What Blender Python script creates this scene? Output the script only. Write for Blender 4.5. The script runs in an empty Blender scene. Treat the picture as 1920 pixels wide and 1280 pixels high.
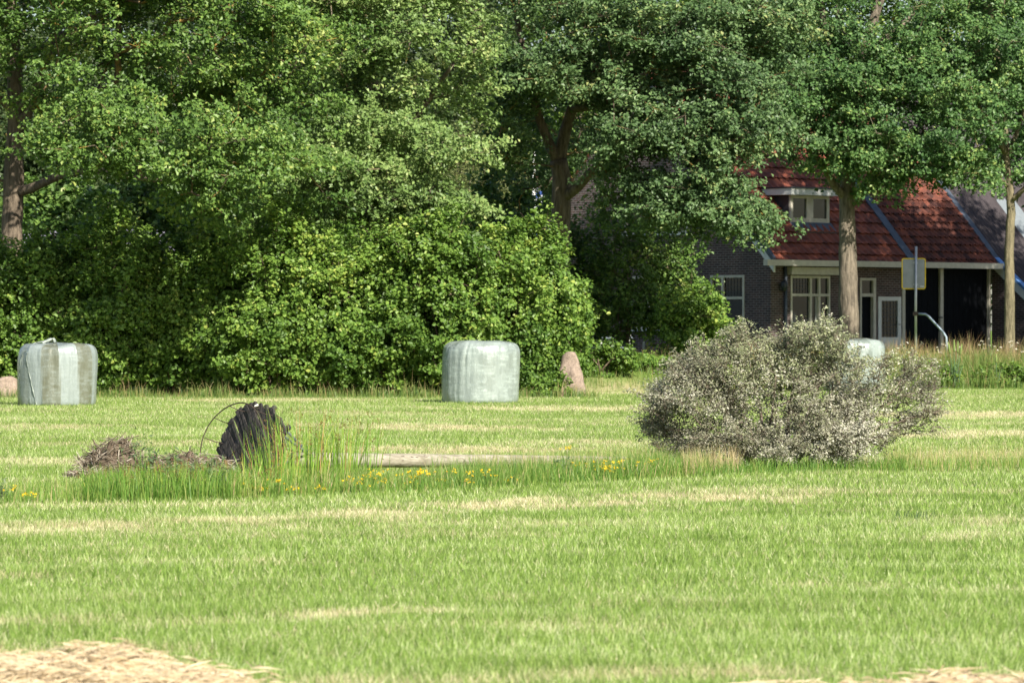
import bpy, math
import numpy as np
from mathutils import Vector, Matrix

# ------------------------------------------------------------------ camera, sky, sun
SC = bpy.context.scene
COL = SC.collection
F = 8000.0            # focal length in photograph pixels (1920 wide)
HZ = 611.0            # horizon row
CH = 1.5              # camera height
cam_d = bpy.data.cameras.new('camera')
cam_d.lens = 150.0
cam_d.sensor_width = 36.0
cam_d.shift_y = -(640.0 - HZ) / 1920.0
cam_d.clip_start = 0.5
cam_d.clip_end = 3000.0
cam_d.dof.use_dof = True
cam_d.dof.focus_distance = 50.0
cam_d.dof.aperture_fstop = 8.0
cam = bpy.data.objects.new('camera', cam_d)
cam.location = (0, 0, CH)
cam.rotation_euler = (math.radians(90), 0, 0)
COL.objects.link(cam)
SC.camera = cam

SUN_AZ, SUN_EL = 30.0, 37.0    # azimuth to the right of straight behind the camera
sv = Vector((math.sin(math.radians(SUN_AZ)) * math.cos(math.radians(SUN_EL)),
             -math.cos(math.radians(SUN_AZ)) * math.cos(math.radians(SUN_EL)),
             math.sin(math.radians(SUN_EL))))
world = bpy.data.worlds.new('World')
SC.world = world
world.use_nodes = True
wn = world.node_tree
sky = wn.nodes.new('ShaderNodeTexSky')
sky.sky_type = 'NISHITA'
sky.sun_disc = False
sky.sun_elevation = math.radians(SUN_EL)
sky.sun_rotation = math.radians(180.0 - SUN_AZ)
wn.links.new(sky.outputs[0], wn.nodes['Background'].inputs[0])
wn.nodes['Background'].inputs[1].default_value = 0.075
sun_d = bpy.data.lights.new('sun', 'SUN')
sun_d.energy = 5.0
sun_d.angle = math.radians(0.5)
sun_d.color = (1.0, 0.93, 0.80)
sun = bpy.data.objects.new('sun', sun_d)
sun.rotation_euler = sv.to_track_quat('Z', 'Y').to_euler()
sun.location = (20, -40, 60)
COL.objects.link(sun)
SC.view_settings.view_transform = 'Standard'
SC.view_settings.look = 'None'
SC.view_settings.exposure = 1.0
SC.view_settings.gamma = 1.0
SC.render.engine = 'CYCLES'
SC.cycles.max_bounces = 6
SC.cycles.diffuse_bounces = 3
SC.cycles.glossy_bounces = 2
SC.cycles.transmission_bounces = 4
SC.cycles.transparent_max_bounces = 4
SC.cycles.caustics_reflective = False
SC.cycles.caustics_refractive = False


# ------------------------------------------------------------------ helpers
def W3(px, py, d):
    return np.array([(px - 960.0) / F * d, d, CH + (HZ - py) / F * d])


def sstep(t):
    t = np.clip(t, 0, 1)
    return t * t * (3 - 2 * t)


def ground_z(x, y):
    x = np.asarray(x, float); y = np.asarray(y, float)
    y0 = 95.5 + 5.0 * sstep((x - 2.0) / 4.0)
    return 0.55 * sstep((y - y0) / 5.0)


class Noise:
    """Smooth noise of roughly unit spread: a sum of random waves."""
    def __init__(self, seed, dim=3, k=24, f=1.0):
        r = np.random.default_rng(seed)
        d = r.normal(size=(k, dim)); d /= np.linalg.norm(d, axis=1)[:, None]
        self.k = d * (f * 2 * np.pi * r.uniform(0.5, 1.5, (k, 1)))
        self.p = r.uniform(0, 2 * np.pi, k); self.n = math.sqrt(k / 2)

    def __call__(self, P):
        P = np.asarray(P, float)
        out = np.zeros(P.shape[:-1])
        for k, p in zip(self.k, self.p):
            out += np.sin(P @ k + p)
        return out / self.n


def mk(name, V, Fc, mat, parent=None, fattr=None, vattr=None, smooth=False, mats=None, mi=None):
    """Link one mesh object from arrays; Fc is an (M,k) array or a list of such."""
    V = np.asarray(V, np.float32).reshape(-1, 3)
    Fl = Fc if isinstance(Fc, list) else [Fc]
    Fl = [np.asarray(f, np.int32) for f in Fl if len(f)]
    me = bpy.data.meshes.new(name)
    me.vertices.add(len(V)); me.vertices.foreach_set('co', V.ravel())
    loops = np.concatenate([f.ravel() for f in Fl])
    tot = np.concatenate([np.full(len(f), f.shape[1], np.int32) for f in Fl])
    start = np.concatenate([[0], np.cumsum(tot)[:-1]]).astype(np.int32)
    me.loops.add(len(loops)); me.loops.foreach_set('vertex_index', loops)
    me.polygons.add(len(tot)); me.polygons.foreach_set('loop_start', start)
    me.polygons.foreach_set('loop_total', tot)
    me.polygons.foreach_set('use_smooth', np.full(len(tot), bool(smooth)))
    for m in (mats or [mat]):
        me.materials.append(m)
    if mi is not None:
        me.polygons.foreach_set('material_index', np.asarray(mi, np.int32))
    for dom, at in (('FACE', fattr), ('POINT', vattr)):
        for k, a in (at or {}).items():
            at_ = me.attributes.new(k, 'FLOAT', dom)
            at_.data.foreach_set('value', np.asarray(a, np.float32))
    me.update(calc_edges=True)
    o = bpy.data.objects.new(name, me)
    COL.objects.link(o)
    if parent is not None:
        o.parent = parent
    return o


def tag(o, label=None, cat=None, group=None, kind=None):
    if label: o['label'] = label
    if cat: o['category'] = cat
    if group: o['group'] = group
    if kind: o['kind'] = kind
    return o


def thing(name, label, cat, loc, rz=0.0, group=None):
    o = bpy.data.objects.new(name, None)
    o.empty_display_size = 0.3
    COL.objects.link(o)
    o.location = loc; o.rotation_euler = (0, 0, rz)
    return tag(o, label, cat, group)


class MB:
    """Collects boxes and tubes into one mesh."""
    def __init__(self): self.V = []; self.Q = []; self.T = []; self.n = 0

    def add(self, V, Q=None, T=None):
        V = np.asarray(V, float).reshape(-1, 3)
        if Q is not None and len(Q): self.Q.append(np.asarray(Q) + self.n)
        if T is not None and len(T): self.T.append(np.asarray(T) + self.n)
        self.V.append(V); self.n += len(V); return self

    def box(self, x0, x1, y0, y1, z0, z1, M=None):
        v = np.array([[x, y, z] for z in (z0, z1) for y in (y0, y1) for x in (x0, x1)], float)
        if M is not None: v = v @ np.asarray(M)[:3, :3].T + np.asarray(M)[:3, 3]
        return self.add(v, [[0, 2, 3, 1], [4, 5, 7, 6], [0, 1, 5, 4], [2, 6, 7, 3], [0, 4, 6, 2], [1, 3, 7, 5]])

    def tube(self, P, R, n=10, cap=True, jitter=None):
        P = np.asarray(P, float); R = np.broadcast_to(np.asarray(R, float), (len(P),))
        T = np.gradient(P, axis=0); T /= np.linalg.norm(T, axis=1)[:, None] + 1e-9
        a = np.cross(T[0], [0.31, 0.22, 0.93]) if abs(T[0][2]) < 0.9 else np.cross(T[0], [0, 1, 0])
        a /= np.linalg.norm(a)
        rings = []
        th = np.arange(n) / n * 2 * np.pi
        for i in range(len(P)):
            a = a - T[i] * (a @ T[i]); a /= np.linalg.norm(a)
            b = np.cross(T[i], a)
            rr = R[i] * (1 + (jitter[i] if jitter is not None else 0))
            rings.append(P[i] + np.outer(np.cos(th) * rr, a) + np.outer(np.sin(th) * rr, b))
        V = np.concatenate(rings)
        i, j = np.meshgrid(np.arange(len(P) - 1), np.arange(n), indexing='ij')
        i = i.ravel(); j = j.ravel(); j2 = (j + 1) % n
        Q = np.stack([i * n + j, i * n + j2, (i + 1) * n + j2, (i + 1) * n + j], 1)
        Tt = []
        if cap:
            V = np.concatenate([V, P[:1], P[-1:]]); m = len(P) * n
            for k in range(n):
                Tt.append([m, (k + 1) % n, k]); Tt.append([m + 1, m - n + k, m - n + (k + 1) % n])
        return self.add(V, Q, Tt)

    def frusta(self, A, B, ra, rb, n=5):
        A = np.asarray(A, float); B = np.asarray(B, float)
        D = B - A; D /= np.linalg.norm(D, axis=1)[:, None] + 1e-9
        ref = np.where(np.abs(D[:, 2:3]) < 0.9, np.array([[0., 0, 1]]), np.array([[1., 0, 0]]))
        a = np.cross(D, ref); a /= np.linalg.norm(a, axis=1)[:, None]; b = np.cross(D, a)
        th = np.arange(n) / n * 2 * np.pi
        ring = np.cos(th)[None, :, None] * a[:, None] + np.sin(th)[None, :, None] * b[:, None]
        V = np.concatenate([A[:, None] + ring * np.asarray(ra)[:, None, None], B[:, None] + ring * np.asarray(rb)[:, None, None]], 1)
        j = np.arange(n); j2 = (j + 1) % n
        q = np.stack([j, j2, n + j2, n + j], 1)
        Q = (np.arange(len(A)) * 2 * n)[:, None, None] + q[None]
        return self.add(V, Q.reshape(-1, 4))

    def build(self, name, mat, parent=None, smooth=False, **k):
        fl = []
        if self.Q: fl.append(np.concatenate(self.Q))
        if self.T: fl.append(np.concatenate(self.T))
        return mk(name, np.concatenate(self.V), fl, mat, parent, smooth=smooth, **k)


def xform(o, loc, rot=None):
    o.location = loc
    if rot: o.rotation_euler = rot
    return o


# ------------------------------------------------------------------ materials
class NT:
    def __init__(self, name):
        self.m = bpy.data.materials.new(name); self.m.use_nodes = True
        self.t = self.m.node_tree; self.b = self.t.nodes['Principled BSDF']; self.out = self.t.nodes['Material Output']

    def n(self, ty, **kw):
        nd = self.t.nodes.new('ShaderNode' + ty)
        for k, v in kw.items():
            if k[0] == '_': setattr(nd, k[1:], v)
            else: self.set(nd, k, v)
        return nd

    def set(self, nd, k, v):
        i = nd.inputs[int(k[1:])] if k[0] == 'i' and k[1:].isdigit() else nd.inputs[k.replace('_', ' ')]
        if isinstance(v, bpy.types.NodeSocket): self.t.links.new(v, i)
        elif isinstance(v, bpy.types.Node): self.t.links.new(v.outputs[0], i)
        else: i.default_value = v

    def attr(self, name): return self.n('Attribute', _attribute_name=name).outputs['Fac']

    def ramp(self, fac, stops):
        r = self.n('ValToRGB'); self.set(r, 'Fac', fac)
        e = r.color_ramp.elements
        while len(e) < len(stops): e.new(0.5)
        for el, (p, c) in zip(e, stops): el.position = p; el.color = (*c, 1) if len(c) == 3 else c
        return r.outputs[0]

    def mix(self, f, a, b):
        m = self.n('Mix', _data_type='RGBA')
        for k, v in (('i0', f), ('i6', a), ('i7', b)):
            if isinstance(v, tuple): v = (*v, 1)
            self.set(m, k, v)
        return m.outputs[2]

    def math(self, op, a, b=0.0):
        m = self.n('Math', _operation=op); self.set(m, 'i0', a); self.set(m, 'i1', b); return m.outputs[0]

    def coord(self, which='Object', scale=(1, 1, 1), rot=(0, 0, 0)):
        c = self.n('TexCoord').outputs[which]
        return self.n('Mapping', Vector=c, Scale=scale, Rotation=rot).outputs[0]

    def noise(self, vec, scale, detail=4.0, rough=0.6):
        return self.n('TexNoise', Vector=vec, Scale=scale, Detail=detail, Roughness=rough).outputs[0]

    def base(self, c, rough=0.7, spec=0.3, metal=0.0):
        self.set(self.b, 'Base_Color', (*c, 1) if isinstance(c, tuple) else c)
        self.set(self.b, 'Roughness', rough); self.set(self.b, 'Specular_IOR_Level', spec); self.set(self.b, 'Metallic', metal)
        return self

    def bump(self, h, strength=0.5, dist=0.02):
        self.set(self.b, 'Normal', self.n('Bump', Height=h, Strength=strength, Distance=dist).outputs[0]); return self


def leaf_mat(name, stops, trans=0.3, sat=1.0, rough=0.45, spec=0.35):
    N = NT(name)
    c = N.ramp(N.attr('tint'), stops)
    if sat != 1.0: c = N.n('HueSaturation', Hue=0.508, Saturation=sat, Value=1.15, Color=c).outputs[0]
    N.base(c, rough, spec)
    hs = N.n('HueSaturation', Hue=0.495, Saturation=1.1, Value=1.5, Color=c)
    tr = N.n('BsdfTranslucent', Color=hs)
    mx = N.n('MixShader', Fac=trans, i1=N.b.outputs[0], i2=tr.outputs[0])
    N.t.links.new(mx.outputs[0], N.out.inputs[0])
    return N.m


def plain(name, c, rough=0.6, spec=0.3, metal=0.0, var=0.25, scale=6.0, bump=0.0, stretch=(1, 1, 1)):
    N = NT(name)
    v = N.coord('Object', stretch)
    n = N.noise(v, scale)
    lo = tuple(x * (1 - var) for x in c); hi = tuple(min(1, x * (1 + var)) for x in c)
    N.base(N.ramp(n, [(0.3, lo), (0.7, hi)]), rough, spec, metal)
    if bump: N.bump(n, bump, 0.02)
    return N.m


def bark_mat(name, lo, hi, lichen=None, lich_amt=0.5, zs=0.18, scale=14.0):
    N = NT(name)
    v = N.coord('Object', (1, 1, zs))
    n = N.noise(v, scale, 8, 0.7)
    c = N.ramp(n, [(0.36, lo), (0.6, hi)])
    blot = N.noise(N.coord('Object'), 3.0, 4)
    c = N.mix(N.ramp(blot, [(0.42, (0, 0, 0)), (0.7, (.6, .6, .6))]), c, tuple(x * 1.5 for x in lo))
    if lichen:
        l = N.noise(N.coord('Object'), 2.2, 3)
        f = N.math('MULTIPLY', N.ramp(l, [(0.48, (0, 0, 0)), (0.62, (1, 1, 1))]), N.attr('thin'))
        c = N.mix(N.math('MULTIPLY', f, lich_amt), c, lichen)
    N.base(c, 0.9, 0.15)
    N.bump(n, 1.0, 0.06)
    return N.m


M = {}
M['oak_leaf'] = leaf_mat('oak_leaf', [(0.0, (0.034, 0.072, 0.010)), (0.45, (0.080, 0.148, 0.020)), (0.8, (0.145, 0.225, 0.034)), (1.0, (0.26, 0.29, 0.055))], 0.2, sat=0.92, spec=0.3)
M['pale_leaf'] = leaf_mat('pale_leaf', [(0.0, (0.065, 0.115, 0.022)), (0.5, (0.13, 0.205, 0.042)), (0.85, (0.215, 0.29, 0.075)), (1.0, (0.31, 0.34, 0.11))], 0.22, sat=0.9, spec=0.3)
M['blue_leaf'] = leaf_mat('blue_leaf', [(0.0, (0.038, 0.078, 0.024)), (0.5, (0.080, 0.146, 0.040)), (0.85, (0.14, 0.215, 0.066)), (1.0, (0.25, 0.27, 0.08))], 0.2, sat=0.88, spec=0.3)
M['ash_leaf'] = leaf_mat('ash_leaf', [(0.0, (0.032, 0.078, 0.020)), (0.5, (0.072, 0.15, 0.034)), (0.85, (0.135, 0.225, 0.05)), (1.0, (0.26, 0.32, 0.07))], 0.22, sat=0.9, spec=0.3)
M['hedge_leaf'] = leaf_mat('hedge_leaf', [(0.0, (0.045, 0.092, 0.012)), (0.4, (0.098, 0.172, 0.022)), (0.8, (0.175, 0.26, 0.038)), (1.0, (0.29, 0.33, 0.06))], 0.25, sat=0.95, spec=0.3)
M['dark_leaf'] = leaf_mat('dark_leaf', [(0.0, (0.012, 0.035, 0.008)), (0.5, (0.03, 0.07, 0.014)), (1.0, (0.06, 0.11, 0.025))], 0.2)
M['far_leaf'] = leaf_mat('far_leaf', [(0.0, (0.03, 0.055, 0.02)), (0.5, (0.055, 0.09, 0.03)), (1.0, (0.1, 0.13, 0.05))], 0.3)
M['olive_leaf'] = leaf_mat('olive_leaf', [(0.0, (0.09, 0.115, 0.04)), (0.5, (0.14, 0.17, 0.055)), (1.0, (0.23, 0.25, 0.085))], 0.3)
M['silver_leaf'] = leaf_mat('silver_leaf', [(0.0, (0.105, 0.105, 0.06)), (0.32, (0.26, 0.255, 0.185)), (0.55, (0.42, 0.41, 0.33)), (0.64, (0.52, 0.505, 0.43)), (0.68, (0.15, 0.18, 0.085)), (1.0, (0.37, 0.39, 0.23))], 0.15, rough=0.45, spec=0.35)
M['weed_leaf'] = leaf_mat('weed_leaf', [(0.0, (0.05, 0.09, 0.035)), (0.5, (0.1, 0.15, 0.07)), (1.0, (0.2, 0.24, 0.13))], 0.3)
M['oak_bark'] = bark_mat('oak_bark', (0.075, 0.06, 0.045), (0.23, 0.185, 0.14), (0.42, 0.27, 0.05), 0.75)
M['grey_bark'] = bark_mat('grey_bark', (0.07, 0.06, 0.048), (0.255, 0.215, 0.165), (0.35, 0.3, 0.1), 0.4)
M['light_bark'] = bark_mat('light_bark', (0.08, 0.072, 0.045), (0.25, 0.215, 0.14), (0.3, 0.3, 0.1), 0.6)
M['twig'] = bark_mat('twig', (0.09, 0.07, 0.05), (0.22, 0.17, 0.12))
M['pale_twig'] = bark_mat('pale_twig', (0.12, 0.095, 0.07), (0.3, 0.25, 0.2))


# ------------------------------------------------------------------ ground
_n1 = Noise(11, 2, 30, 1.0); _n2 = Noise(12, 2, 30, 1.0); _n3 = Noise(13, 2, 30, 1.0)
# swaths of dry cuttings left by the mower: ends, half width, strength (metres)
def _g(px, py):
    d = F * CH / (py - HZ); return ((px - 960) / F * d, d)
SWATHS = []
for a, b, w, s in [((-60, 995), (240, 986), 0.85, .8), ((430, 978), (740, 962), 0.75, .9), ((880, 950), (1140, 942), 0.8, .95),
                   ((1280, 937), (1400, 931), 0.9, 1.0), ((1400, 930), (1560, 920), 1.0, .5), ((560, 1156), (800, 1146), 0.28, .8),
                   ((740, 1282), (1400, 1262), 0.30, .7), ((590, 776), (740, 774), 2.2, .6), ((690, 803), (890, 800), 2.4, .9),
                   ((720, 841), (980, 846), 1.6, .95), ((980, 769), (1200, 765), 2.6, .8), ((1650, 781), (1960, 776), 2.8, .9),
                   ((1690, 818), (1960, 812), 2.2, .8), ((-60, 805), (130, 798), 1.8, .6), ((1000, 830), (1220, 832), 1.6, .6),
                   ((380, 752), (620, 750), 1.8, .8), ((1190, 738), (1260, 734), 2.5, .8), ((-40, 868), (110, 862), 1.5, .6),
                   ((1650, 875), (1960, 850), 1.6, .6), ((60, 948), (430, 948), .6, .45), ((1780, 985), (1930, 975), .6, .5),
                   ((1730, 1010), (1880, 1000), .4, .5), ((250, 1175), (400, 1170), .22, .4), ((200, 830), (330, 836), 1.4, .6)]:
    SWATHS.append((_g(*a), _g(*b), w, s))


def dryness(x, y):
    """0 = fresh green regrowth, 1 = straw; x, y in metres on the field."""
    P = np.stack([x, y], -1)
    far = sstep((y - 40) / 30)
    v = 0.35 * _n1(P * [0.09, 0.17]) + 0.4 * _n2(P * [0.3, 0.5]) + 0.3 * _n3(P * [1.2, 1.5])
    r = sstep((v + 0.02 + 0.1 * far) / 2.0) * (0.42 + 0.05 * far) + 0.07 + 0.05 * far
    for (x0, y0), (x1, y1), w, s in SWATHS:
        dx, dy = x1 - x0, y1 - y0; L = math.hypot(dx, dy); ux, uy = dx / L, dy / L
        t = (x - x0) * ux + (y - y0) * uy; q = (x - x0) * -uy + (y - y0) * ux
        q = q + 0.35 * w * _n3(P * [0.8, 0.6]); e = np.clip(np.maximum(-t, t - L), 0, None) / (0.3 * L); s = min(1.0, s * 1.15)
        r = np.maximum(r, s * np.exp(-(q / w) ** 2 - e ** 2) * (0.85 + 0.25 * _n2(P * [1.5, 2.5])))
    return np.clip(r, 0, 1)


rows = np.concatenate([[-60, -20, 0, 6, 11, 14], F * CH / (np.linspace(1320, 722, 480) - HZ), np.arange(109, 135, 1.0), [140, 150, 170, 200, 260, 400, 900]])
cols = np.linspace(-1, 1, 231)
gy = np.repeat(rows[:, None], len(cols), 1)
gx = cols[None] * (np.clip(rows, 0, 1e9)[:, None] * 0.16 + 8)
gv = np.stack([gx, gy, ground_z(gx, gy)], -1).reshape(-1, 3)
nr, nc = gy.shape
i, j = np.meshgrid(np.arange(nr - 1), np.arange(nc - 1), indexing='ij')
i = i.ravel(); j = j.ravel()
gq = np.stack([i * nc + j, i * nc + j + 1, (i + 1) * nc + j + 1, (i + 1) * nc + j], 1)
N = NT('field_soil')
n = N.noise(N.coord('Object'), 9.0, 6)
g = N.ramp(n, [(0.3, (0.085, 0.14, 0.025)), (0.7, (0.17, 0.255, 0.05))])
s = N.ramp(n, [(0.3, (0.32, 0.27, 0.14)), (0.7, (0.54, 0.47, 0.28))])
N.base(N.mix(N.attr('dry'), g, s), 0.95, 0.1).bump(n, 0.6, 0.03)
M['soil'] = N.m
gd = dryness(gv[:, 0], gv[:, 1]) * (1 - sstep((gv[:, 1] - 96) / 5))
tag(mk('field', gv, gq, M['soil'], vattr={'dry': gd}, smooth=True), kind='structure')

N = NT('grass_blade')
g = N.ramp(N.attr('tint'), [(0.0, (0.075, 0.16, 0.014)), (0.5, (0.178, 0.305, 0.034)), (0.85, (0.315, 0.45, 0.095)), (1.0, (0.54, 0.62, 0.31))])
s = N.ramp(N.attr('tint'), [(0.0, (0.46, 0.40, 0.22)), (0.6, (0.70, 0.63, 0.41)), (1.0, (0.84, 0.78, 0.57))])
c = N.mix(N.attr('dry'), g, s)
N.base(c, 0.55, 0.3)
tr = N.n('BsdfTranslucent', Color=c)
mx = N.n('MixShader', Fac=0.35, i1=N.b.outputs[0], i2=tr.outputs[0])
N.t.links.new(mx.outputs[0], N.out.inputs[0])
M['grass'] = N.m


def tris_blades(x, y, z, h, w, lean, rng):
    n = len(x)
    az = rng.uniform(0, 2 * np.pi, n); la = rng.uniform(0, 2 * np.pi, n)
    b = np.stack([x, y, z - 0.01], 1); s = np.stack([np.cos(az), np.sin(az), 0 * az], 1) * (w / 2)[:, None]
    tip = b + np.stack([np.cos(la) * lean * h, np.sin(la) * lean * h, h + 0.01], 1)
    V = np.stack([b - s, b + s, tip], 1).reshape(-1, 3)
    return V, np.arange(3 * n).reshape(-1, 3)


def tall_blades(B, h, w, lean, rng, az=None, curl=0.5):
    """Blades in two bent segments; returns verts, tris (three per blade)."""
    n = len(B)
    fa = rng.uniform(0, 2 * np.pi, n); la = rng.uniform(0, 2 * np.pi, n) if az is None else az
    s = np.stack([np.cos(fa), np.sin(fa), 0 * fa], 1) * (w / 2)[:, None]
    L = np.stack([np.cos(la), np.sin(la), 0 * la], 1)
    m = B + L * (lean * h * (0.5 - 0.25 * curl))[:, None] + np.array([0, 0, 1]) * (h * 0.55)[:, None]
    t = B + L * (lean * h)[:, None] + np.array([0, 0, 1]) * (h * (1 - 0.3 * lean))[:, None]
    V = np.stack([B - s, B + s, m - s * .8, m + s * .8, t], 1).reshape(-1, 3)
    o = (np.arange(n) * 5)[:, None, None]
    T = (o + np.array([[0, 1, 2], [1, 3, 2], [2, 3, 4]])[None]).reshape(-1, 3)
    return V, T


rng = np.random.default_rng(1)
vs, fs, tin, dr, nn = [], [], [], [], 0
for d0, d1, dens, hh, ww in [(16.8, 24, 2500, .046, .0055), (24, 34, 1500, .046, .007), (34, 50, 800, .046, .009), (50, 72, 620, .045, .0105), (72, 100, 360, .05, .0135)]:
    hw = lambda d: 0.124 * d + 3.4
    area = (hw(d0) + hw(d1)) * (d1 - d0)
    n = int(area * dens)
    y = np.sqrt(rng.uniform(d0 ** 2, d1 ** 2, n)); x = rng.uniform(-1, 1, n) * hw(y)
    keep = y < 95.5 + 5 * sstep((x - 2) / 4) + 1.0
    x, y = x[keep], y[keep]; n = len(x)
    pd = dryness(x, y)
    isd = np.where(rng.uniform(size=n) < pd * 1.15, rng.uniform(0.75, 1, n), rng.uniform(0, 0.35, n) * (0.4 + pd))
    patch = _n2(np.stack([x, y], 1) * [0.5, 0.7] + 7)
    h = hh * rng.uniform(0.5, 1.35, n) * (1 + 0.12 * patch) * np.where(isd > .6, 0.75, 1)
    lean = np.where(isd > .6, rng.uniform(0.4, 1.6, n), rng.uniform(0.1, 0.9, n))
    V, T = tris_blades(x, y, ground_z(x, y), h, ww * rng.uniform(.6, 1.3, n), lean, rng)
    vs.append(V); fs.append(T + nn); nn += len(V)
    tin.append(np.clip(0.5 + 0.3 * rng.normal(size=n) - 0.07 * patch - .06 * _n1(np.stack([x, y], 1) * [.14, .22] + 3), 0, 1)); dr.append(isd)
tag(mk('field_grass', np.concatenate(vs), np.concatenate(fs), M['grass'], fattr={'tint': np.concatenate(tin), 'dry': np.concatenate(dr)}),
    'short mown grass with straw coloured swaths covering the field', 'grass', kind='stuff')


# ------------------------------------------------------------------ plants
blobN = Noise(91, 3, 24, .55)
def sample_blobs(blobs, n, mind, rng, shell=0.35, hole=None, tries=40, zmin=0.1, wexp=0.75, rgh=0.16):
    C = np.array([b[0] for b in blobs]); R = np.array([b[1] for b in blobs])
    p = R.prod(1) ** wexp; p /= p.sum()
    out = np.zeros((0, 3)); got = []
    for _ in range(tries):
        m = 400
        k = rng.choice(len(C), m, p=p)
        d = rng.normal(size=(m, 3)); d /= np.linalg.norm(d, axis=1)[:, None]
        rough = 1 + rgh * blobN(d * 1.0 + k[:, None] * 3.7)
        P = C[k] + d * R[k] * (rough * rng.uniform(0.05, 1, m) ** shell)[:, None]
        if hole is not None: P = P[hole(P)]
        P = P[P[:, 2] > ground_z(P[:, 0], P[:, 1]) + zmin]
        for q in P:
            if len(got) >= n: break
            if not got or np.min(((np.array(got) - q) ** 2).sum(1)) > mind ** 2: got.append(q)
        if len(got) >= n: break
    return np.array(got)


def pxblob(px, py, d, rx, ry, rd):
    return (W3(px, py, d), np.array([rx / F * d, rd, ry / F * d]))


def resample(P, step):
    P = np.asarray(P, float); out = [P[0]]
    for a, b in zip(P[:-1], P[1:]):
        k = max(1, int(np.ceil(np.linalg.norm((b - a)[:3]) / step)))
        for t in range(1, k + 1): out.append(a + (b - a) * t / k)
    return np.array(out)


def skeleton(limbs, targets, rng, bf=0.25, step=0.45, jit=0.07, rtip=0.006, expo=0.5, minz=None, rmax=0.12):
    """Grow branches from the limbs to every target; returns edge arrays."""
    nodes, par, plen, fixed = [], [], [], []
    for li, L in enumerate(limbs):
        L = np.asarray(L, float)
        pi = -1
        if nodes:
            a = np.array(nodes); pi = int(np.argmin(((a - L[0, :3]) ** 2).sum(1)))
        for k, p in enumerate(L):
            pl = 0 if pi < 0 else plen[pi] + np.linalg.norm(p[:3] - nodes[pi])
            nodes.append(p[:3]); par.append(pi); plen.append(pl); fixed.append(p[3]); pi = len(nodes) - 1
    nodes = [np.array(p) for p in nodes]
    rem = np.ones(len(targets), bool)
    A = np.array(nodes); pl = np.array(plen)
    cost = np.linalg.norm(targets[:, None] - A[None], axis=2) + bf * pl[None]
    if minz is not None: cost[:, A[:, 2] < minz] += 1e3
    best = cost.min(1); bi = cost.argmin(1)
    nf = len(nodes)
    tip = []
    while rem.any():
        k = int(np.argmin(np.where(rem, best, 1e9))); rem[k] = False
        a = nodes[bi[k]]; b = targets[k]; L = np.linalg.norm(b - a); m = max(1, int(round(L / step))); pi = int(bi[k])
        new = []
        for t in range(1, m + 1):
            f = t / m
            p = a + (b - a) * f + (rng.normal(size=3) * jit if t < m else 0) + np.array([0, 0, 0.12 * L * f * (1 - f)])
            nodes.append(p); par.append(pi); plen.append(plen[pi] + np.linalg.norm(p - nodes[pi])); pi = len(nodes) - 1; new.append(pi)
        tip.append(pi)
        for q in new:
            c = np.linalg.norm(targets - nodes[q], axis=1) + bf * plen[q]
            u = c < best; best = np.where(u, c, best); bi = np.where(u, q, bi)
    par = np.array(par); P = np.array(nodes)
    cnt = np.zeros(len(P)); cnt[tip] = 1
    for q in range(len(P) - 1, nf - 1, -1):
        if par[q] >= 0: cnt[par[q]] += cnt[q]
    R = np.minimum(rtip * np.maximum(cnt, 1) ** expo, rmax)
    e = np.arange(nf, len(P))
    ra = np.where(par[e] < nf, R[e] * 1.15, np.minimum(R[par[e]], R[e] * 1.5))
    return P[par[e]], P[e], ra, R[e], P[tip]


def leaf_mesh(C, Nn, L, Wd, rng, fold=0.25, hexa=False):
    m = len(C)
    r = rng.normal(size=(m, 3)); t = np.cross(Nn, r); t /= np.linalg.norm(t, axis=1)[:, None]
    s = np.cross(Nn, t)
    L = L[:, None]; Wd = Wd[:, None]
    if not hexa:
        V = np.stack([C - t * L / 2, C + s * Wd / 2 + Nn * Wd * fold, C + t * L / 2, C - s * Wd / 2 + Nn * Wd * fold], 1)
        o = (np.arange(m) * 4)[:, None, None]
        return V.reshape(-1, 3), (o + np.array([[0, 1, 2], [0, 2, 3]])[None]).reshape(-1, 3), 2
    f = Nn * Wd * fold
    V = np.stack([C - t * L / 2, C - t * L * .22 + s * Wd * .46 + f, C + t * L * .2 + s * Wd * .42 + f, C + t * L / 2,
                  C + t * L * .2 - s * Wd * .42 + f, C - t * L * .22 - s * Wd * .46 + f], 1)
    o = (np.arange(m) * 6)[:, None, None]
    return V.reshape(-1, 3), (o + np.array([[0, 3, 2, 1], [0, 5, 4, 3]])[None]).reshape(-1, 4), 2


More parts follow.
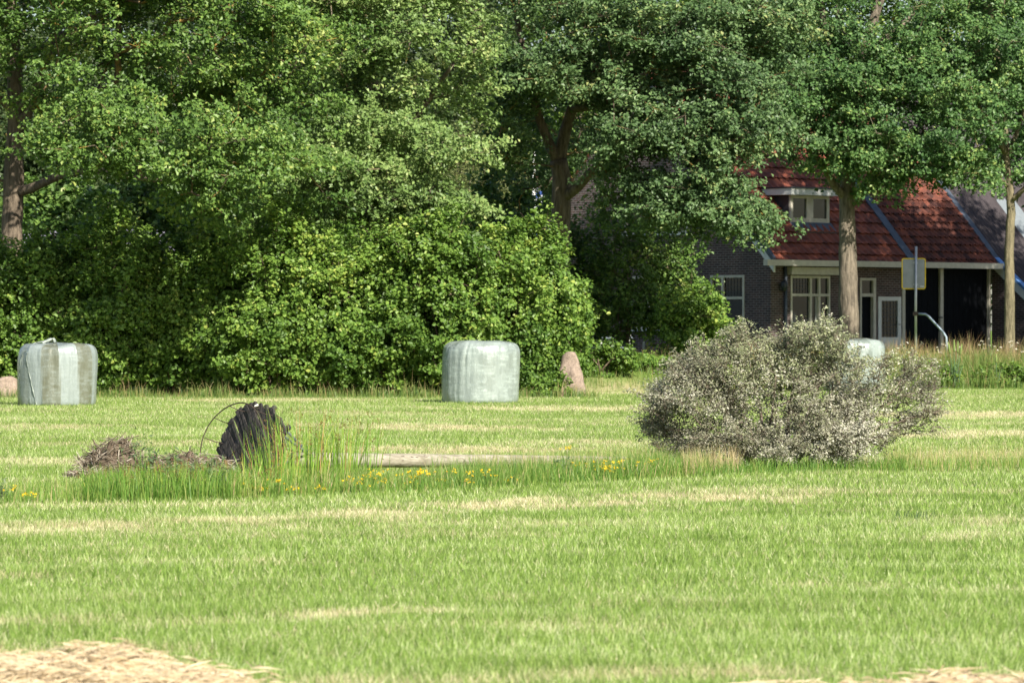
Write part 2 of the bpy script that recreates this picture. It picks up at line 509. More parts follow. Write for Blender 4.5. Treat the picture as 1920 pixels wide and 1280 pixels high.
def plant(name, label, cat, base, limbs, blobs, n, mind, leafm, barkm, seed, group=None, leafL=0.10, leafW=0.065, per=200, cr=0.45, subs=14,
          hexa=False, up=0.55, out=0.35, rnd=0.6, parts=('trunk', 'crown'), hole=None, shell=0.35, ztop=None, bf=0.25, rtip=0.008, expo=0.5,
          minz=None, twigs=5, twig_r=0.004, flat=0.62, tintf=None, back=0.55, step=0.45, jit=0.07, sides=12, zmin=0.1, rmax=0.12, loose=0.3, wexp=0.75, densf=None, spray=0.0, szr=(0.6, 1.3)):
    rng = np.random.default_rng(seed)
    base = np.asarray(base, float)
    T = sample_blobs(blobs, n, mind, rng, shell, hole, zmin=zmin, wexp=wexp)
    limbs = [resample(L, 0.3) for L in limbs]
    A, B, ra, rb, _ = skeleton(limbs, T, rng, bf, step, jit, rtip, expo, minz, rmax)
    mb = MB(); thin = []
    for L in limbs:
        k0 = sum(len(q) for q in mb.Q) + sum(len(q) for q in mb.T)
        jt = rng.normal(size=(len(L), sides)) * 0.035
        mb.tube(L[:, :3] - base, L[:, 3], sides, jitter=jt)
    nq_l = sum(len(q) for q in mb.Q)
    mb.frusta(A - base, B - base, ra, rb, 6)
    ccen = np.mean([b[0] for b in blobs], 0)
    cb = T.mean(0)
    # leaves
    rc = cr * rng.uniform(0.75, 1.3, len(T))
    sub = T[:, None] + rng.normal(size=(len(T), subs, 3)) * rc[:, None, None] * np.array([1, 1, flat]) * 0.62
    if spray:
        sd = T - (base + np.array([0, 0, 0.15])); sd /= np.linalg.norm(sd, axis=1)[:, None]
        sd = sd + rng.normal(size=sd.shape) * .45 + [0, 0, .25]; sd /= np.linalg.norm(sd, axis=1)[:, None]
        uu = np.linspace(-.6, 1.0, subs)[None, :, None] * spray * rng.uniform(.6, 1.4, (len(T), 1, 1))
        sub = T[:, None] + sd[:, None] * uu + rng.normal(size=(len(T), subs, 3)) * rc[:, None, None] * .38 * np.array([1, 1, flat])
    if twigs:
        q = sub[:, ::max(1, subs // twigs)][:, -twigs:].reshape(-1, 3); a = np.repeat(T, len(q) // len(T), 0)
        mb.frusta(a - base, q - base, np.full(len(q), twig_r * 1.5), np.full(len(q), twig_r * .6), 3)
    nqt = sum(len(q) for q in mb.Q); ntt = sum(len(q) for q in mb.T)
    thin = np.concatenate([np.zeros(nq_l), np.ones(nqt - nq_l), np.zeros(ntt)])
    cnt = np.full(len(T), float(per)) * (rc / cr) ** 1.5
    cnt *= np.where(T[:, 1] > cb[1] + 0.8, back, 1.0)
    lf = np.ones(len(T))
    if densf is not None: cnt = cnt * densf(T)
    if ztop is not None:
        hi = T[:, 2] > ztop; cnt = np.where(hi, cnt * 0.4, cnt); lf = np.where(hi, 1.7, 1.0)
    cnt = cnt.astype(int)
    ci = np.repeat(np.arange(len(T)), cnt)
    m = len(ci)
    sp = sub[ci, rng.integers(0, subs, m)]
    C = sp + rng.normal(size=(m, 3)) * (rc[ci] * loose)[:, None] * np.array([1, 1, .8])
    C[:, 2] = np.maximum(C[:, 2], ground_z(C[:, 0], C[:, 1]) + 0.02)
    od = T[ci] - ccen; od /= np.linalg.norm(od, axis=1)[:, None] + 1e-6
    Nn = np.array([0, 0, up]) + np.array(sv) * .35 + od * out + rng.normal(size=(m, 3)) * rnd
    Nn /= np.linalg.norm(Nn, axis=1)[:, None]
    sz = rng.uniform(*szr, m) * lf[ci]
    V, Fc, k = leaf_mesh(C - base, Nn, leafL * sz, leafW * sz, rng, hexa=hexa)
    ct = rng.normal(size=len(T)) * 0.13
    tint = np.clip(0.45 + ct[ci] + rng.normal(size=m) * 0.2, 0, 1)
    if tintf is not None: tint = tintf(C, tint, rng)
    root = thing(name, label, cat, base, group=group)
    mb.build(parts[0], barkm, root, smooth=True, fattr={'thin': thin})
    mk(parts[1], V, Fc, leafm, root, fattr={'tint': np.repeat(tint, k)})
    return root


def copy_tree(o, loc, rz, label, sc=1.0):
    c = o.copy(); COL.objects.link(c); c.location = loc; c.rotation_euler = (0, 0, rz); c.scale = (sc, sc, sc)
    if label: c['label'] = label
    for ch in list(o.children):
        k = ch.copy(); COL.objects.link(k); k.parent = c
    return c


def limb(pts, r):
    """pts: (px, py, d) list; r: (start, end) radius in metres."""
    P = np.array([W3(*p) for p in pts]); rr = np.linspace(r[0], r[1], len(P))
    return np.concatenate([P, rr[:, None]], 1)


def zt(d): return CH + HZ / F * d + 0.9


holeN = Noise(77, 3, 24, 0.28)
holeM = Noise(78, 3, 24, 0.62)
hole = lambda P: (holeN(P) > -0.75) & (holeM(P * [.8, .8, 1.5]) > -0.25)

TK = dict(cr=.48, subs=14, loose=.19, flat=.5, leafL=.105, leafW=.072, up=.5, out=.3, rnd=.5)

# left oak
bz = W3(22, 0, 94)[0]
b0 = np.array([bz, 94, ground_z(bz, 94)])
def holeA(P):
    d = P - b0; hx_, hy_ = math.sin(math.radians(SUN_AZ)), -math.cos(math.radians(SUN_AZ))
    t = d[:, 0] * hx_ + d[:, 1] * hy_; q = -d[:, 0] * hy_ + d[:, 1] * hx_
    zt_ = P[:, 2] - t * math.tan(math.radians(SUN_EL))
    sunlit = (np.abs(q) < .75) & (zt_ > 1.4) & (zt_ < 5.6) & (t > 0) & (holeM(P * 1.3) < .75)
    px_ = P[:, 0] / P[:, 1] * F + 960; py_ = HZ - (P[:, 2] - CH) / P[:, 1] * F
    front = (np.abs(px_ - 27) < 36) & (py_ > 95) & (P[:, 1] < 95)
    dark = (px_ > 45) & (px_ < 190) & (py_ > 350)
    return hole(P) & ~sunlit & ~front & ~dark
plant('oak_tree', 'big oak with bare lit trunk rising behind the striped bale and a low hanging crown', 'tree', b0,
      [np.vstack([[b0[0], 94, b0[2] - .1, .32], limb([(22, 460, 94), (26, 320, 94), (30, 230, 94), (28, 140, 94), (20, 20, 94.2), (10, -150, 94.5)], (.245, .11))]),
       limb([(28, 235, 94), (52, 215, 93.8), (75, 150, 93.5), (95, 90, 94), (110, -20, 94.5)], (.12, .06)),
       limb([(30, 362, 94), (62, 352, 93.6), (110, 330, 93), (170, 318, 92), (240, 330, 90.5), (330, 345, 89)], (.12, .04)),
       limb([(28, 215, 94), (10, 195, 93.9), (-20, 170, 93.6), (-80, 120, 93)], (.11, .05)),
       limb([(30, 200, 94), (120, 185, 93.2), (215, 160, 92.2)], (.10, .05)),
       limb([(28, 120, 94), (160, 40, 95), (320, -40, 96)], (.10, .04))],
      [pxblob(250, 90, 91, 300, 190, 2.6), pxblob(230, 250, 88, 190, 120, 1.6), pxblob(400, 300, 87.6, 170, 120, 1.5), pxblob(500, 120, 90, 160, 180, 2.2),
       pxblob(330, 385, 87.4, 110, 45, 1.1), pxblob(60, 60, 92, 130, 90, 2), pxblob(520, 330, 88.6, 120, 90, 1.3),
       pxblob(230, -190, 91.5, 420, 190, 3.2), pxblob(-130, 60, 93, 150, 210, 2.5)],
      420, 0.52, M['oak_leaf'], M['oak_bark'], 3, per=340, ztop=zt(91), minz=4.0, hole=holeA, **TK)

# pale tree left of the middle
bx = W3(700, 0, 98.5)[0]
plant('broadleaf_tree', 'pale yellow-green broadleaf tree behind the hedge, between the two oaks', 'tree', (bx, 98.5, ground_z(bx, 98.5)),
      [np.vstack([[bx, 98.5, 0.2, .32], limb([(700, 440, 98.5), (705, 300, 98.5), (700, 120, 98.5), (720, -80, 98.5)], (.26, .1))]),
       limb([(703, 300, 98.5), (780, 220, 97.5), (850, 120, 96.5)], (.12, .04)), limb([(702, 250, 98.5), (620, 180, 97.5), (560, 80, 96.5)], (.12, .04)),
       limb([(703, 330, 98.5), (760, 330, 97), (840, 320, 96)], (.09, .03))],
      [pxblob(720, 110, 96.5, 200, 200, 2.4), pxblob(620, 240, 96, 120, 160, 2), pxblob(760, 300, 95.5, 130, 120, 1.7), pxblob(690, 385, 94.8, 190, 75, 1.5), pxblob(560, 330, 95, 110, 90, 1.4), pxblob(860, 300, 96, 60, 110, 1.2),
       pxblob(810, 80, 97, 100, 130, 2), pxblob(700, -180, 98, 260, 170, 3)],
      400, 0.5, M['pale_leaf'], M['grey_bark'], 4, per=330, ztop=zt(96), minz=2.8, hole=hole, **TK)

# middle oak
bx = W3(1048, 0, 104)[0]
gable_fill = lambda P: (P[:, 1] < 100.6) & (np.abs(P[:, 0] / P[:, 1] * F + 960 - 1365) < 78) & (np.abs(HZ - (P[:, 2] - CH) / P[:, 1] * F - 300) < 110)
roof_gap = lambda P, x0, x1, y0, y1: (P[:, 0] / P[:, 1] * F + 960 > x0) & (P[:, 0] / P[:, 1] * F + 960 < x1) & (HZ - (P[:, 2] - CH) / P[:, 1] * F > y0) & (HZ - (P[:, 2] - CH) / P[:, 1] * F < y1)
trunk_clear = lambda P: (hole(P) | gable_fill(P)) & ~roof_gap(P, 1375, 1600, 275, 385) & ~((np.abs((P[:, 0] / P[:, 1] * F + 960) - 1048) < 75) & (P[:, 1] < 105.2) & (HZ - (P[:, 2] - CH) / P[:, 1] * F > 185))
plant('oak_tree', 'forked bluish-green oak with shaded trunk beside the flagpole, its crown hanging before the brick gable', 'tree', (bx, 104, .55),
      [np.vstack([[bx, 104, .45, .42], limb([(1048, 470, 104), (1052, 400, 104), (1053, 330, 104), (1047, 300, 104)], (.25, .21))]),
       limb([(1047, 305, 104), (1030, 270, 103.9), (1012, 225, 103.8), (1002, 190, 103.7), (985, 110, 103.4), (960, 0, 103), (930, -120, 103)], (.145, .05)),
       limb([(1047, 305, 104), (1058, 255, 104), (1072, 205, 103.9), (1092, 170, 103.8), (1130, 90, 103.4), (1180, -10, 103), (1220, -140, 103)], (.165, .06)),
       limb([(1056, 372, 104), (1085, 350, 103.6), (1120, 310, 103), (1180, 280, 102), (1260, 290, 101)], (.14, .05)),
       limb([(1072, 205, 103.9), (1160, 190, 102.4), (1260, 170, 101), (1360, 150, 100.2)], (.12, .04)),
       limb([(1120, 310, 103), (1230, 345, 101.4), (1330, 385, 100.4), (1420, 425, 100)], (.07, .025)),
       limb([(1092, 170, 103.8), (1200, 90, 103), (1320, 20, 102.5)], (.11, .04))],
      [pxblob(1190, 110, 102, 270, 150, 2.6), pxblob(1020, 110, 102, 120, 110, 2), pxblob(1330, 150, 101, 170, 160, 2.2), pxblob(1250, 280, 100.8, 150, 95, 1.6),
       pxblob(1390, 290, 101, 110, 95, 1.4), pxblob(1300, 375, 100.3, 120, 55, 1.1), pxblob(1395, 405, 100, 75, 38, .8), pxblob(960, 240, 103, 50, 110, 1.4),
       pxblob(1150, 240, 101.5, 80, 90, 1.2), pxblob(1170, 360, 101.5, 90, 60, 1.1), pxblob(1180, -190, 103, 330, 160, 3.2), pxblob(1430, 60, 102.5, 80, 110, 1.8), pxblob(1365, 310, 99.6, 85, 110, .9), pxblob(1340, 250, 99.8, 80, 80, .9), pxblob(1350, 380, 99.4, 70, 50, .7), pxblob(1400, 200, 100.5, 110, 110, 1.1), pxblob(1300, 300, 99.8, 90, 90, .8), pxblob(1375, 395, 99.6, 60, 50, .6),
       pxblob(1030, 300, 107.5, 110, 140, 1.0)],
      600, 0.45, M['blue_leaf'], M['oak_bark'], 5, per=330, wexp=.6, ztop=zt(102), minz=4.0, hole=trunk_clear, **TK)

# right oak before the house
bx = W3(1594, 0, 116)[0]
fill2 = lambda P: roof_gap(P, 1545, 1650, 130, 300) & (P[:, 1] < 115.6)
tc2 = lambda P: (hole(P) | fill2(P)) & ~roof_gap(P, 1370, 1475, 280, 450) & ~((np.abs((P[:, 0] / P[:, 1] * F + 960) - 1592) < 48) & (P[:, 1] < 117) & (HZ - (P[:, 2] - CH) / P[:, 1] * F > 325))
plant('oak_tree', 'oak with straight sunlit trunk standing before the tiled farmhouse roof', 'tree', (bx, 116, .55),
      [np.vstack([[bx, 116, .45, .34], limb([(1593, 655, 116), (1591, 560, 116), (1589, 450, 116), (1588, 370, 116), (1592, 270, 116), (1600, 170, 116), (1640, 30, 116), (1680, -90, 116)], (.285, .10))]),
       limb([(1586, 372, 116), (1562, 345, 115.7), (1540, 305, 115.4), (1520, 280, 115), (1480, 240, 114)], (.13, .04)),
       limb([(1592, 385, 116), (1625, 355, 115.8), (1655, 300, 115.4), (1690, 245, 115)], (.14, .05)),
       limb([(1598, 200, 116), (1560, 120, 115.5), (1540, 20, 115), (1530, -90, 115)], (.15, .05)),
       limb([(1615, 110, 116), (1700, 40, 116.5), (1760, -40, 117)], (.12, .05))],
      [pxblob(1570, 140, 115, 100, 90, 1.8), pxblob(1500, 150, 114.6, 60, 90, .9), pxblob(1660, 130, 114.8, 70, 90, .9), pxblob(1540, 230, 114.5, 60, 60, .8), pxblob(1590, 250, 114.4, 85, 75, .9), pxblob(1615, 130, 114.4, 80, 80, .9), pxblob(1530, 30, 116, 110, 70, 2), pxblob(1480, 250, 114.5, 70, 75, 1.4), pxblob(1640, 200, 114.8, 95, 90, 1.5),
       pxblob(1520, 330, 114.6, 60, 38, .9), pxblob(1650, 330, 115, 50, 40, .9), pxblob(1500, 372, 114.5, 14, 12, .3), pxblob(1620, -130, 117.5, 210, 130, 3.2), pxblob(1660, -330, 119, 190, 150, 3.2), pxblob(1700, 110, 116, 70, 60, 1.4), pxblob(1690, 290, 115.4, 42, 60, 1.0), pxblob(1545, 345, 114.4, 20, 12, .4), pxblob(1460, 330, 114.4, 45, 40, .8),
       pxblob(1590, 250, 118.8, 120, 80, 1.0), pxblob(1580, 320, 118.8, 70, 40, .7)],
      480, 0.46, M['ash_leaf'], M['grey_bark'], 6, per=280, wexp=.5, ztop=zt(115), minz=5.2, hole=tc2, **TK)

# far right tree
bx = W3(1893, 0, 117)[0]
tc3 = lambda P: hole(P) & ~((np.abs((P[:, 0] / P[:, 1] * F + 960) - 1894) < 34) & (P[:, 1] < 118) & (HZ - (P[:, 2] - CH) / P[:, 1] * F > 255))
plant('broadleaf_tree', 'slim pale-barked tree right of the road sign, its crown over the corrugated roof', 'tree', (bx, 117, .55),
      [np.vstack([[bx, 117, .45, .19], limb([(1893, 650, 117), (1893, 560, 117), (1892, 470, 117), (1896, 400, 117), (1893, 350, 117), (1886, 290, 117), (1880, 180, 117), (1860, 40, 117), (1840, -100, 117)], (.15, .07))]),
       limb([(1895, 378, 117), (1912, 362, 116.8), (1940, 335, 116.5), (1980, 270, 116)], (.08, .04)),
       limb([(1888, 290, 117), (1850, 220, 116.4), (1800, 160, 115.6), (1750, 120, 115)], (.09, .03)),
       limb([(1888, 300, 117), (1910, 240, 117), (1940, 140, 117)], (.08, .03)),
       limb([(1893, 350, 117), (1840, 310, 116), (1770, 290, 115)], (.06, .02))],
      [pxblob(1810, 120, 115.5, 130, 130, 2.2), pxblob(1880, 60, 116, 110, 130, 2.2), pxblob(1780, 250, 115, 90, 85, 1.5), pxblob(1830, 320, 115.2, 90, 42, 1.1),
       pxblob(1740, 320, 115, 45, 42, .8), pxblob(1950, 220, 116, 80, 130, 1.6), pxblob(1830, -150, 117.5, 220, 130, 3.2), pxblob(1900, -330, 119, 300, 230, 3.4)],
      370, 0.5, M['ash_leaf'], M['light_bark'], 7, per=340, ztop=zt(116), minz=4.4, hole=tc3, **{**TK, 'leafL': .105, 'leafW': .075})

# yard trees whose crowns shade the farm
yx = [(17.4, 124.5, 5.0, 17, 4.2, 301, 'yard tree at the right edge of the picture, shading the farm roofs'), (14.7, 104, 8.4, 11.3, 1.15, 304, 'small yard tree just beyond the right edge, shading the road sign'), (25.0, 114, 5, 22, 5.0, 302, 'tallest yard tree beyond the right edge of the picture'), (22.3, 125.5, 4.5, 18, 4.6, 303, 'yard tree shading the barn roof beyond the right edge')]
for x_, y_, zl, zh, w_, sd, lb in yx:
    plant('yard_tree', lb, 'tree', (x_, y_, .55), [np.array([[x_, y_, .4, .3], [x_, y_, zl, .24], [x_ + .2, y_, zh - 2, .08]])],
          [(np.array([x_, y_, (zl + zh) / 2]), np.array([w_, w_ * .9, (zh - zl) / 2])), *([(np.array([x_ - .5 * w_, y_, zl + 2.5]), np.array([w_ * .6, w_ * .7, 2.4])), (np.array([x_ + .3 * w_, y_ + 1, zl + 4]), np.array([w_ * .8, w_ * .7, 3]))] if zh > 12 else [])],
          300 if zh > 12 else 60, .7 if zh > 12 else .4, M['ash_leaf'], M['grey_bark'], sd, per=130, cr=.6, leafL=.19, leafW=.13, twigs=0, minz=4.5, hole=hole, rtip=.01)
# small olive tree glimpsed between the crowns
bx = W3(890, 0, 122)[0]
plant('small_tree', 'small olive-green tree glimpsed far back between the crowns left of the flagpole', 'tree', (bx, 122, .55),
      [np.array([[bx, 122, .5, .12], [bx, 122, 2.5, .1], [bx + .2, 122, 4.5, .06]])],
      [pxblob(890, 370, 121.5, 60, 60, 1.1), pxblob(905, 290, 121.8, 60, 70, 1.1), pxblob(930, 420, 121.8, 60, 50, 1)],
      110, .4, M['olive_leaf'], M['grey_bark'], 8, per=130, cr=.34, leafL=.08, leafW=.045, minz=1.5)


# hedge of shrubs behind the bales
holeH = Noise(79, 3, 24, .8)
def shrub(name, label, px, d, top, wpx, rd, seed, leafm='hedge_leaf', group=None, n=70, per=170, low=None, lean=0, mind=.36, cat='shrub', leafL=.08, leafW=.062,
          cr=.34, twigs=5, base_px=None, gap=0.0, spr=.34, up=.5, out=.45):
    x = W3(base_px or px, 0, d)[0]; z0 = float(ground_z(x, d))
    s = F / d
    gyy = HZ + (CH - z0) * s
    low = gyy if low is None else low
    cy = (top + low) / 2; ry = (low - top) / 2
    r = np.random.default_rng(seed)
    bl = [pxblob(px, cy + ry * .15, d, wpx, ry * .9, rd), pxblob(px + r.uniform(-.3, .3) * wpx, cy - ry * .42, d + .1, wpx * .75, ry * .6, rd * .8),
          pxblob(px + r.uniform(-.4, .4) * wpx, cy + ry * .4, d - .15, wpx * .85, ry * .5, rd * .8)]
    st = []
    for q in range(5):
        tx = (px + r.uniform(-.6, .6) * wpx - 960) / F * d; ty = d + r.uniform(-.5, .5) * rd
        zt_ = CH + (HZ - (cy - ry * .2)) / F * d
        bx_ = x + r.uniform(-.2, .2)
        st.append(np.array([[bx_, d, z0 - .05, .03], [(bx_ * .6 + tx * .4), (d * .5 + ty * .5), z0 + (zt_ - z0) * .5, .022], [tx, ty, zt_, .012]]))
    return plant(name, label, cat, (x, d, z0), st, bl, n, mind, M[leafm], M['twig'], seed, group=group, leafL=leafL, leafW=leafW, per=per, cr=cr, hexa=True, subs=16, loose=.2, flat=.7, spray=spr, szr=(.45, 1.45), hole=lambda P: holeH(P) > -.95,
                 parts=('stem', 'foliage'), shell=.36, up=up, out=out, rnd=.55, twigs=twigs, rtip=.004, bf=.3, zmin=gap + .05, back=.4, sides=6)


HG = 'shrubs forming the hedge'
for k, (px, d, top, w, lab) in enumerate([
        (-95, 90.6, 470, 85, 'hedge shrub cut by the left edge of the picture'),
        (25, 90.8, 455, 85, 'light green hedge shrub at the foot of the left oak trunk'),
        (120, 91.0, 480, 80, 'hedge shrub directly behind the striped bale'),
        (215, 91.2, 455, 85, 'shaded hedge shrub just right of the striped bale'),
        (315, 91.3, 440, 85, 'darkest hedge shrub under the hanging oak crown'),
        (420, 90.6, 430, 80, 'hedge shrub where the shade ends and the sunlit part begins'),
        (520, 90.2, 425, 85, 'sunlit yellow-green hedge shrub behind the fallen nest platform'),
        (625, 90.2, 440, 90, 'sunlit hedge shrub right of the fallen nest platform'),
        (730, 90.2, 450, 90, 'sunlit hedge shrub left of the middle bale'),
        (835, 90.5, 450, 85, 'hedge shrub directly behind the left half of the middle bale'),
        (935, 90.8, 430, 85, 'tallest hedge shrub behind the right half of the middle bale'),
        (1025, 91.6, 440, 62, 'last hedge shrub, ending at the leaning pink stone')]):
    shrub('hedge_shrub', 'round-leaved ' + lab, px, d + .35 * ((k * 7) % 3 - 1), top - 18 + 24 * ((k * 5) % 3 - 1), w, 1.05, 100 + k, group=HG, n=95, per=290)
shrub('low_shrub', 'low weed shrub at the near foot of the pink stone', 1046, 89.3, 712, 30, .3, 121, 'hedge_leaf', n=24, per=110, mind=.15, cr=.17, leafL=.07, leafW=.05, spr=.12)
shrub('hedge_shrub', 'low bright green shrub leaning over the top of the pink stone', 1072, 93.5, 545, 40, .6, 120, n=36, per=150, low=668)
# darker shrubs beyond
shrub('tall_shrub', 'tall dark shrub with bare stems in front of the brick gable', 1165, 106, 405, 85, 1.2, 131, 'oak_leaf', n=75, per=150, low=655, gap=.5)
shrub('tall_shrub', 'dark shrub between the oak trunk and the lower gable window', 1262, 106.5, 425, 62, 1.0, 132, 'oak_leaf', n=48, per=150, low=650, gap=.5)
shrub('leafy_bush', 'bright green leafy bush below the lower gable window', 1300, 103.5, 545, 55, .8, 133, n=60, per=170, low=690, mind=.28)
shrub('low_shrub', 'low green bramble right beside the pink stone', 1130, 98.5, 652, 52, .6, 134, 'hedge_leaf', n=60, per=110, mind=.2, cr=.2, leafL=.07, leafW=.05, spr=.12)
shrub('low_shrub', 'low green bramble around the short wooden post', 1205, 100.5, 672, 50, .6, 135, 'hedge_leaf', n=50, per=110, mind=.2, cr=.2, leafL=.07, leafW=.05, spr=.12)
for k, (px, w, lab) in enumerate([(1775, 28, 'dark green weed bush on the bank under the road sign'), (1850, 20, 'green weed bush on the bank right of the cattails'), (1895, 30, 'green weed bush on the bank at the foot of the slim pale tree')]):
    shrub('bank_weed', lab, px, 101.6, 690, w * .85, .45, 140 + k, 'hedge_leaf', n=24, per=120, mind=.17, cr=.18, leafL=.07, leafW=.035, spr=.14, cat='weed')
shrub('tall_shrub', 'dark shrub just right of the forked oak trunk', 1098, 107, 425, 45, .8, 136, 'oak_leaf', n=40, per=150, low=655, gap=.2)
# understory behind the hedge
UG = 'dark understory behind the hedge'
for k, (px, d, top, w) in enumerate([(-60, 103, 350, 130), (110, 108, 330, 120), (300, 104, 350, 130), (470, 105, 330, 140), (640, 106, 350, 130), (800, 104, 380, 110), (965, 110, 330, 90)]):
    shrub('understory_shrub', 'dark shaded shrub deep behind the hedge', px, d, top, w, 1.3, 150 + k, 'oak_leaf', n=75, per=140, mind=.5, cr=.5, leafL=.15, leafW=.11, group=UG, twigs=0)

# wood behind
BG = 'trees standing behind the farm'
r_ = np.random.default_rng(9)
def far_tree(label, x, y, h, w, leafm, seed):
    z = .5
    bl = [(np.array([x, y, z + h * .58]), np.array([w, w * .8, h * .42])), (np.array([x + w * .4, y - .5, z + h * .4]), np.array([w * .7, w * .7, h * .28])),
          (np.array([x - w * .45, y, z + h * .45]), np.array([w * .7, w * .7, h * .3])), (np.array([x, y - 1, z + h * .25]), np.array([w * .9, w * .6, h * .22]))]
    return plant('distant_tree', label, 'tree', (x, y, z), [np.array([[x, y, z - .1, .3], [x, y, z + h * .4, .22], [x + .3, y, z + h * .9, .06]])], bl, 420, .62, M[leafm], M['oak_bark'], seed,
                 group=BG, per=120, cr=.75, leafL=.2, leafW=.14, twigs=0, minz=1.5, sides=8, hole=lambda P: holeN(P) > -1.0)
t1 = far_tree('tall dark distant tree behind the left oak', -15.5, 150, 21, 4.8, 'far_leaf', 201)
t2 = far_tree('tall distant tree rising behind the farmhouse roof', 12.0, 158, 21, 5.0, 'oak_leaf', 202)
t3 = far_tree('tall distant tree behind the pale broadleaf tree', -4.5, 146, 20, 4.8, 'far_leaf', 203)
for src, x, y, rz, lab, sc in [(t1, -8, 162, 1.9, 'tall distant tree between the left oak and the pale tree', 1.1), (t2, 2.5, 160, 2.6, 'tall distant tree behind the forked oak', 1.0),
                               (t3, 6.5, 171, 4.0, 'tall distant tree above the brick gable', 1.05), (t1, 18.5, 170, 3.1, 'tall distant tree behind the slim pale tree', 1.0),
                               (t2, -20.5, 166, .8, 'tall distant tree at the left edge of the picture', 1.1), (t3, 24, 172, 1.0, 'tall distant tree at the right edge of the picture', 1.0),
                               (t2, -13, 178, 5.0, 'tall distant tree deep behind the left oak', 1.1), (t1, -1, 180, 4.4, 'tall distant tree deep behind the olive-green tree', 1.1)]:
    copy_tree(src, (x, y, .5), rz, lab, sc)

# ------------------------------------------------------------------ silver bush in the middle of the field
bush_dens = lambda T: np.where(T[:, 0] / T[:, 1] * F + 960 > 1640, .45, 1.0) * np.where(T[:, 2] > 1.3, .75, 1.0)
def bush_tint(C, t, rng):
    zz = (C[:, 2] - 0.75) / 0.75
    nz = bushN(C)
    pg = np.clip(0.12 + 0.6 * sstep(zz + 0.3 * nz), 0, 1)
    grn = rng.uniform(size=len(C)) < pg
    return np.where(grn, 0.69 + 0.31 * t, 0.64 * np.clip(t * 1.05 + .0 + .2 * nz, 0, 1))
bushN = Noise(5, 3, 20, .9); bushM = Noise(6, 3, 20, 2.2)
bx = W3(1455, 0, 44.8)[0]
stems = []
r_ = np.random.default_rng(31)
for tx, ty, dd in [(1290, 760, -.4), (1340, 690, .2), (1400, 640, 0), (1455, 690, -.5), (1500, 640, .2), (1560, 650, 0), (1620, 690, .3), (1690, 700, 0), (1650, 790, -.2), (1720, 760, .2), (1380, 800, -.6), (1540, 780, -.7), (1240, 800, .1)]:
    b = W3(1455 + (tx - 1455) * .3, 878, 44.8); t = W3(tx, ty, 44.8 + dd); m_ = (b + t) / 2 + [0, 0, -.08] + r_.normal(size=3) * .05
    b[2] = -.03
    stems.append(np.array([[*b, .022], [*m_, .015], [*t, .007]]))
OUTL = np.array([(1225, 835), (1205, 790), (1215, 755), (1245, 725), (1265, 680), (1300, 665), (1345, 640), (1370, 612), (1395, 600), (1425, 618), (1445, 632), (1480, 606), (1510, 602), (1545, 606), (1565, 600), (1580, 622), (1600, 655), (1640, 675), (1680, 668), (1720, 655), (1748, 668), (1752, 710), (1760, 745), (1755, 770), (1720, 785), (1680, 800), (1650, 830)], float)
shoots = []
for t in np.linspace(0, len(OUTL) - 1.01, 78):
    k = int(t); p_ = OUTL[k] * (1 - t + k) + OUTL[k + 1] * (t - k); inw = np.array([1470, 760]) - p_; inw /= np.linalg.norm(inw)
    q_ = p_ + inw * r_.uniform(2, 30); shoots.append(pxblob(q_[0], q_[1], 44.7 + r_.normal() * .25, r_.uniform(6, 14), r_.uniform(10, 26), .1))
sb = plant('silver_bush', 'wide twiggy bush with silvery grey leaves standing alone in the mown field', 'bush', (bx, 44.8, 0), stems,
      [*shoots, pxblob(1440, 765, 44.7, 200, 100, .85), pxblob(1300, 765, 44.5, 98, 92, .6), pxblob(1340, 825, 44.4, 125, 45, .6), pxblob(1560, 820, 44.4, 95, 50, .6), pxblob(1310, 705, 44.8, 58, 46, .5), pxblob(1385, 690, 44.8, 100, 52, .6), pxblob(1520, 688, 44.9, 80, 48, .6),
       pxblob(1625, 735, 44.9, 95, 42, .5), pxblob(1700, 715, 45, 58, 52, .4), pxblob(1690, 785, 45, 70, 26, .35), pxblob(1480, 820, 44.4, 160, 48, .7), pxblob(1250, 790, 44.7, 45, 40, .4),
       pxblob(1390, 645, 44.8, 26, 22, .3), pxblob(1565, 645, 44.8, 22, 22, .3), pxblob(1495, 645, 44.9, 36, 22, .3), pxblob(1590, 800, 44.5, 60, 50, .5)],
      900, .068, M['silver_leaf'], M['pale_twig'], 32, per=138, cr=.085, leafL=.027, leafW=.014, wexp=.5, densf=bush_dens, parts=('stem', 'foliage'), shell=.42, spray=.15, szr=(.45, 1.5), twigs=7, twig_r=.0027, subs=10,
      rtip=.0022, expo=.42, bf=.35, step=.09, jit=.014, flat=.9, tintf=bush_tint, up=.45, out=.35, rnd=.7, zmin=.04, rmax=.02, back=.9, sides=6, loose=.3,
      hole=lambda P: (bushN(P) > -1.0) & (bushM(P * 1.3) > -.6))

sb.scale = (1, 1, .935)

